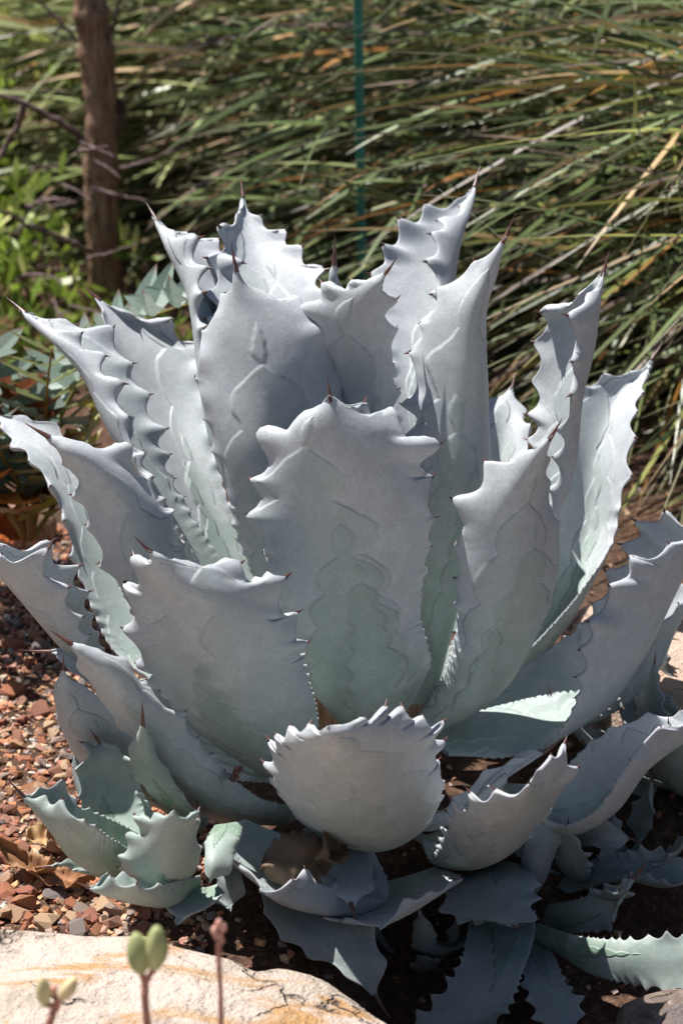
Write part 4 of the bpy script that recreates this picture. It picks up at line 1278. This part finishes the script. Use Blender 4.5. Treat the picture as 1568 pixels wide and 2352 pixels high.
def card_mesh(name, V, C, mat):
    n = len(V)
    tri = np.array([[0, 1, 5], [1, 2, 4], [1, 4, 5], [2, 3, 4]])
    F = (tri[None] + (np.arange(n) * 6)[:, None, None]).reshape(-1, 3)
    return mesh_np(name, V.reshape(-1, 3), F, mat, True, col=np.repeat(C, 6, 0))


PAL_L = [((.30, .42, .06), .42), ((.42, .52, .12), .3), ((.52, .52, .18), .18), ((.17, .27, .04), .10)]
V_, C_, _ = leaf_cards(420, (tb[0] - .15, ty + .1, 2.35), (.55, .5, .45), (.05, .09), (.02, .032), [((.10, .15, .04), .6), ((.15, .20, .06), .4)], 71, M['leafy'])
obj('crown', card_mesh('crown', V_, C_, M['leafy']), tree, kind='stuff')
for a_ in (0.3, 2.2, 4.2):
    b0 = pp[-1]
    twig([b0, b0 + np.array([.2 * math.cos(a_), .2 * math.sin(a_), .2]), b0 + np.array([.42 * math.cos(a_), .4 * math.sin(a_), .42])], .016, .006, par=tree)


# ------------------------------------------------------------------ bright shrubs at the left edge
def shrub(name, label, center, radii, n, hero, ln, wd, pal, seed, stems=7):
    e = empty(name, (center[0], center[1], GZ), label=label, category='shrub', group='leafy shrubs by the trunk')
    V, C, q = leaf_cards(n, center, radii, ln, wd, pal, seed, M['leafy'])
    rel = V[:, 2] - CAM
    dep = rel[:, 1] * math.cos(PITCH) - rel[:, 2] * math.sin(PITCH)
    sx = 784 + FPX * rel[:, 0] / dep
    order = np.argsort(np.where((sx > 0) & (sx < 330), dep, 99))
    tri = [(0, 1, 5), (1, 2, 4), (1, 4, 5), (2, 3, 4)]
    for h in order[:hero]:
        obj('leaf', mesh_np('leaf', V[h], tri, M['leafy'], True, col=np.tile(C[h], (6, 1))), e)
    obj('foliage', card_mesh('foliage', V[order[hero:]], C[order[hero:]], M['leafy']), e, kind='stuff')
    rg = random.Random(seed)
    for k in range(stems):
        b0 = np.array([center[0] + rg.uniform(-.08, .08), center[1] + rg.uniform(-.08, .08), GZ - .02])
        b1 = np.array(center) + np.array(radii) * np.array([rg.uniform(-.7, .7), rg.uniform(-.7, .7), rg.uniform(.1, .8)])
        twig([b0, (b0 + b1) / 2 + np.array([rg.uniform(-.05, .05), 0, .05]), b1], .009, .003, 'stem', e)


p1 = unz(60, 700, GZ)
shrub('leafy_shrub', 'bright yellow-green leafy shrub left of the trunk, low by the ground', (p1[0], p1[1] - .1, .06), (.36, .3, .24), 420, 110, (.05, .10), (.016, .030), PAL_L, 81)
p1 = unz(10, 520, GZ)
shrub('leafy_shrub', 'taller light green shrub behind the bare purple twig', (p1[0] - .1, p1[1], .30), (.5, .45, .42), 620, 90, (.06, .12), (.02, .036), PAL_L, 82)
p1 = unz(120, 860, GZ)
shrub('leafy_shrub', 'low sprawling green shrub between the cycad and the trunk', (p1[0], p1[1] + .05, .0), (.42, .28, .14), 420, 110, (.05, .10), (.014, .026),
      [((.16, .24, .04), .5), ((.26, .34, .07), .3), ((.30, .20, .10), .2)], 84)
p1 = unz(150, 470, GZ)
shrub('leafy_shrub', 'shady brown-flecked shrub between trunk and grass', (p1[0], p1[1] + .3, .22), (.5, .4, .3), 420, 40, (.05, .10), (.015, .03),
      [((.10, .14, .04), .5), ((.20, .15, .10), .3), ((.25, .30, .08), .2)], 83)


def strap_plant(label, base, n, seed, ln=(.7, 1.3)):
    rg = random.Random(seed)
    e = empty('strap_leaf_plant', (base[0], base[1], GZ), label=label, category='plant', group='strap-leaved plants at the left edge')
    for k in range(n):
        az = rg.uniform(0, 6.28)
        el = rg.uniform(.9, 1.5)
        L_ = rg.uniform(*ln)
        d = np.array([math.cos(az) * math.cos(el), math.sin(az) * math.cos(el), math.sin(el)])
        t = np.linspace(0, 1, 8)[:, None]
        P = (np.array(base) + np.array([rg.gauss(0, .08), rg.gauss(0, .08), 0]) + d * L_ * t + np.array([math.cos(az) * .25, math.sin(az) * .25, -.3]) * L_ * t ** 3)[None]
        c_ = np.array([rg.choice([(.28, .40, .06), (.38, .48, .10), (.20, .31, .045), (.48, .47, .16)])]) * rg.uniform(.8, 1.2)
        V, F, C = blade_geo(P, np.array([rg.uniform(.028, .045)]), np.array([rg.uniform(-1, 1)]), c_, np.array([0]), (.3, .28, .1))
        obj('leaf', mesh_np('leaf', V[0], F, M['leafy'], True, col=C[0]), e)


p1 = unz(30, 330, GZ)
strap_plant('tall bright strap-leaved plant beyond the shrub at the left edge', (p1[0] + .05, p1[1] - .9, GZ), 56, 91)
p1 = unz(-40, 480, GZ)
strap_plant('lower strap-leaved plant in front of the taller one', (p1[0], p1[1], GZ), 34, 92, (.5, .9))
p1 = unz(190, 250, GZ)
strap_plant('strap-leaved plant behind the trunk', (p1[0], p1[1], GZ), 30, 93, (.6, 1.1))

# far garden beyond the grass: a pale path and a wall of shrubs closing the view
pv = [(-9, 8.2, GZ + .02), (9, 7.4, GZ + .02), (9, 9.4, GZ + .02), (-9, 10.4, GZ + .02)]
g = NG('path_gravel')
M['path'] = g.fin(g.ramp(g.noise(40, g.obco(), 4), [(.3, (.36, .33, .31)), (.7, (.52, .48, .45))]), .9)
obj('path', mesh_np('path', pv, [(0, 1, 2, 3)], M['path'], False), None, kind='structure')
FAR = ['tall rounded dark shrub beyond the path, behind the brown trunk', 'dark rounded shrub beyond the path, behind the straw-flecked grass', 'dark shrub beyond the path, behind the green stake', 'dark shrub beyond the path, behind the long arching grass']
for k, (x, y, s) in enumerate([(-3.2, 12.0, 1.5), (-.8, 12.6, 1.7), (1.7, 12.2, 1.6), (4.2, 12.5, 1.7)]):
    e = empty('hedge_shrub', (x, y, GZ), label=FAR[k], category='shrub', group='far shrubs beyond the path')
    V_, C_, _ = leaf_cards(900, (x, y, s * .55), (s, s * .8, s * .65), (.10, .18), (.05, .08), [((.06, .09, .03), .6), ((.10, .14, .04), .4)], 95 + k, M['leafy'])
    obj('foliage', card_mesh('foliage', V_, C_, M['leafy']), e, kind='stuff')
    for j in range(4):
        twig([np.array([x, y, GZ]), np.array([x + rng.uniform(-.4, .4) * s, y, s * .5]), np.array([x + rng.uniform(-.7, .7) * s, y, s * .9])], .04, .015, 'stem', e)

# ------------------------------------------------------------------ seed stalks in front of the boulder
def pod(parent, center, ln, r, tilt, az, mat, seed):
    n, m = 14, 18
    P_ = []
    for i in range(n):
        t = i / (n - 1)
        rr = r * (math.sin(math.pi * min(1, t * .93 + .035)) ** .62)
        for k in range(m):
            th = 6.2832 * k / m
            lob = 1 + .09 * math.cos(3 * th)
            P_.append((rr * lob * math.cos(th), rr * lob * math.sin(th), (t - .5) * ln))
    P_ = np.array(P_)
    ct, st = math.cos(tilt), math.sin(tilt)
    P_ = P_ @ np.array([[ct, 0, st], [0, 1, 0], [-st, 0, ct]]).T + np.array(center)
    F_ = [(i * m + k, i * m + (k + 1) % m, (i + 1) * m + (k + 1) % m, (i + 1) * m + k) for i in range(n - 1) for k in range(m)]
    F_ += [tuple(range(m - 1, -1, -1)), tuple((n - 1) * m + k for k in range(m))]
    return obj('seed_pod', mesh_np('seed_pod', P_, F_, mat, True), parent)


YS = -1.22


def stalk(label, px_top, px_bot, pods, r=.0032, buds=None, y=YS):
    foot = unp(px_bot[0], px_bot[1], y)
    topp = unp(px_top[0], px_top[1], y)
    d = foot - topp
    d /= np.linalg.norm(d)
    gz = float(ground_z(foot[0], y)) - .01
    low = np.array([foot[0] + d[0] * .2, y + .0, gz])
    e = empty('seed_stalk', low, label=label, category='seed stalk', group='dried flower stalks before the boulder')
    m_ = MB()
    P_ = spline([low, (low + foot) / 2 + np.array([.01, 0, 0]), foot, (foot + topp) / 2, topp], 26)
    P_[6:-1] += r2.normal(size=(19, 3)) * .0008
    m_.add(*tube(P_, np.linspace(r * 1.3, r, 26), 8, .12, rng))
    obj('stem', m_.mesh('stem', M['stalk']), e)
    for (x, yy, ln, rr, tilt, mt) in pods:
        c_ = unp(x, yy, y - .004)
        st = P_[-1]
        base = c_ + np.array([-math.sin(tilt), 0, -math.cos(tilt)]) * ln * .46
        m_ = MB()
        m_.add(*tube(spline([st - np.array([0, 0, .008]), (st + base) / 2 + np.array([0, 0, -.002]), base], 6), [r * .8] * 6, 7))
        obj('pod_stem', m_.mesh('pod_stem', M['stalk']), e)
        pod(e, c_, ln, rr, tilt, 0, M[mt], 1)
    for (x, yy, s) in (buds or []):
        c_ = unp(x, yy, y)
        pod(e, c_, s * 2.0, s * .7, rng.uniform(-.5, .5), 0, M['bud'], 2)
        m_ = MB()
        q = P_[np.argmin(np.linalg.norm(P_ - c_, axis=1))]
        m_.add(*tube([q, (q + c_) / 2, c_], [r * .7] * 3, 6))
        obj('bud_stem', m_.mesh('bud_stem', M['stalk']), e)


stalk('brown stalk carrying two plump green seed pods in front of the boulder', (333, 2250), (340, 2352),
      [(318, 2190, .050, .0128, -.08, 'pod'), (358, 2178, .054, .0122, .08, 'pod')], .0042)
stalk('thin pinkish stalk topped by tiny closed buds', (503, 2130), (508, 2352), [], .0028,
      [(493, 2136, .0056), (512, 2130, .0056), (502, 2121, .0056), (505, 2148, .005), (496, 2150, .004), (511, 2160, .0035)])
stalk('stalk with two pale yellowish seed pods at the boulder end', (130, 2305), (112, 2360),
      [(100, 2277, .036, .0080, -.03, 'pod2'), (156, 2272, .032, .0078, .55, 'pod2')], .0040, [(125, 2272, .005)])

# strand of spider silk from the tall leaf to the grass
m_ = MB()
m_.add(*tube(spline([unp(1004, 432, .29), unp(1100, 505, .2), unp(1160, 552, -.06), unp(1240, 585, .1), unp(1325, 612, .5)], 24), [.00012] * 24, 4))
obj('spider_thread', m_.mesh('spider_thread', M['silk']), None, label='fine spider thread strung from the tallest leaf tip to the grass', category='thread')
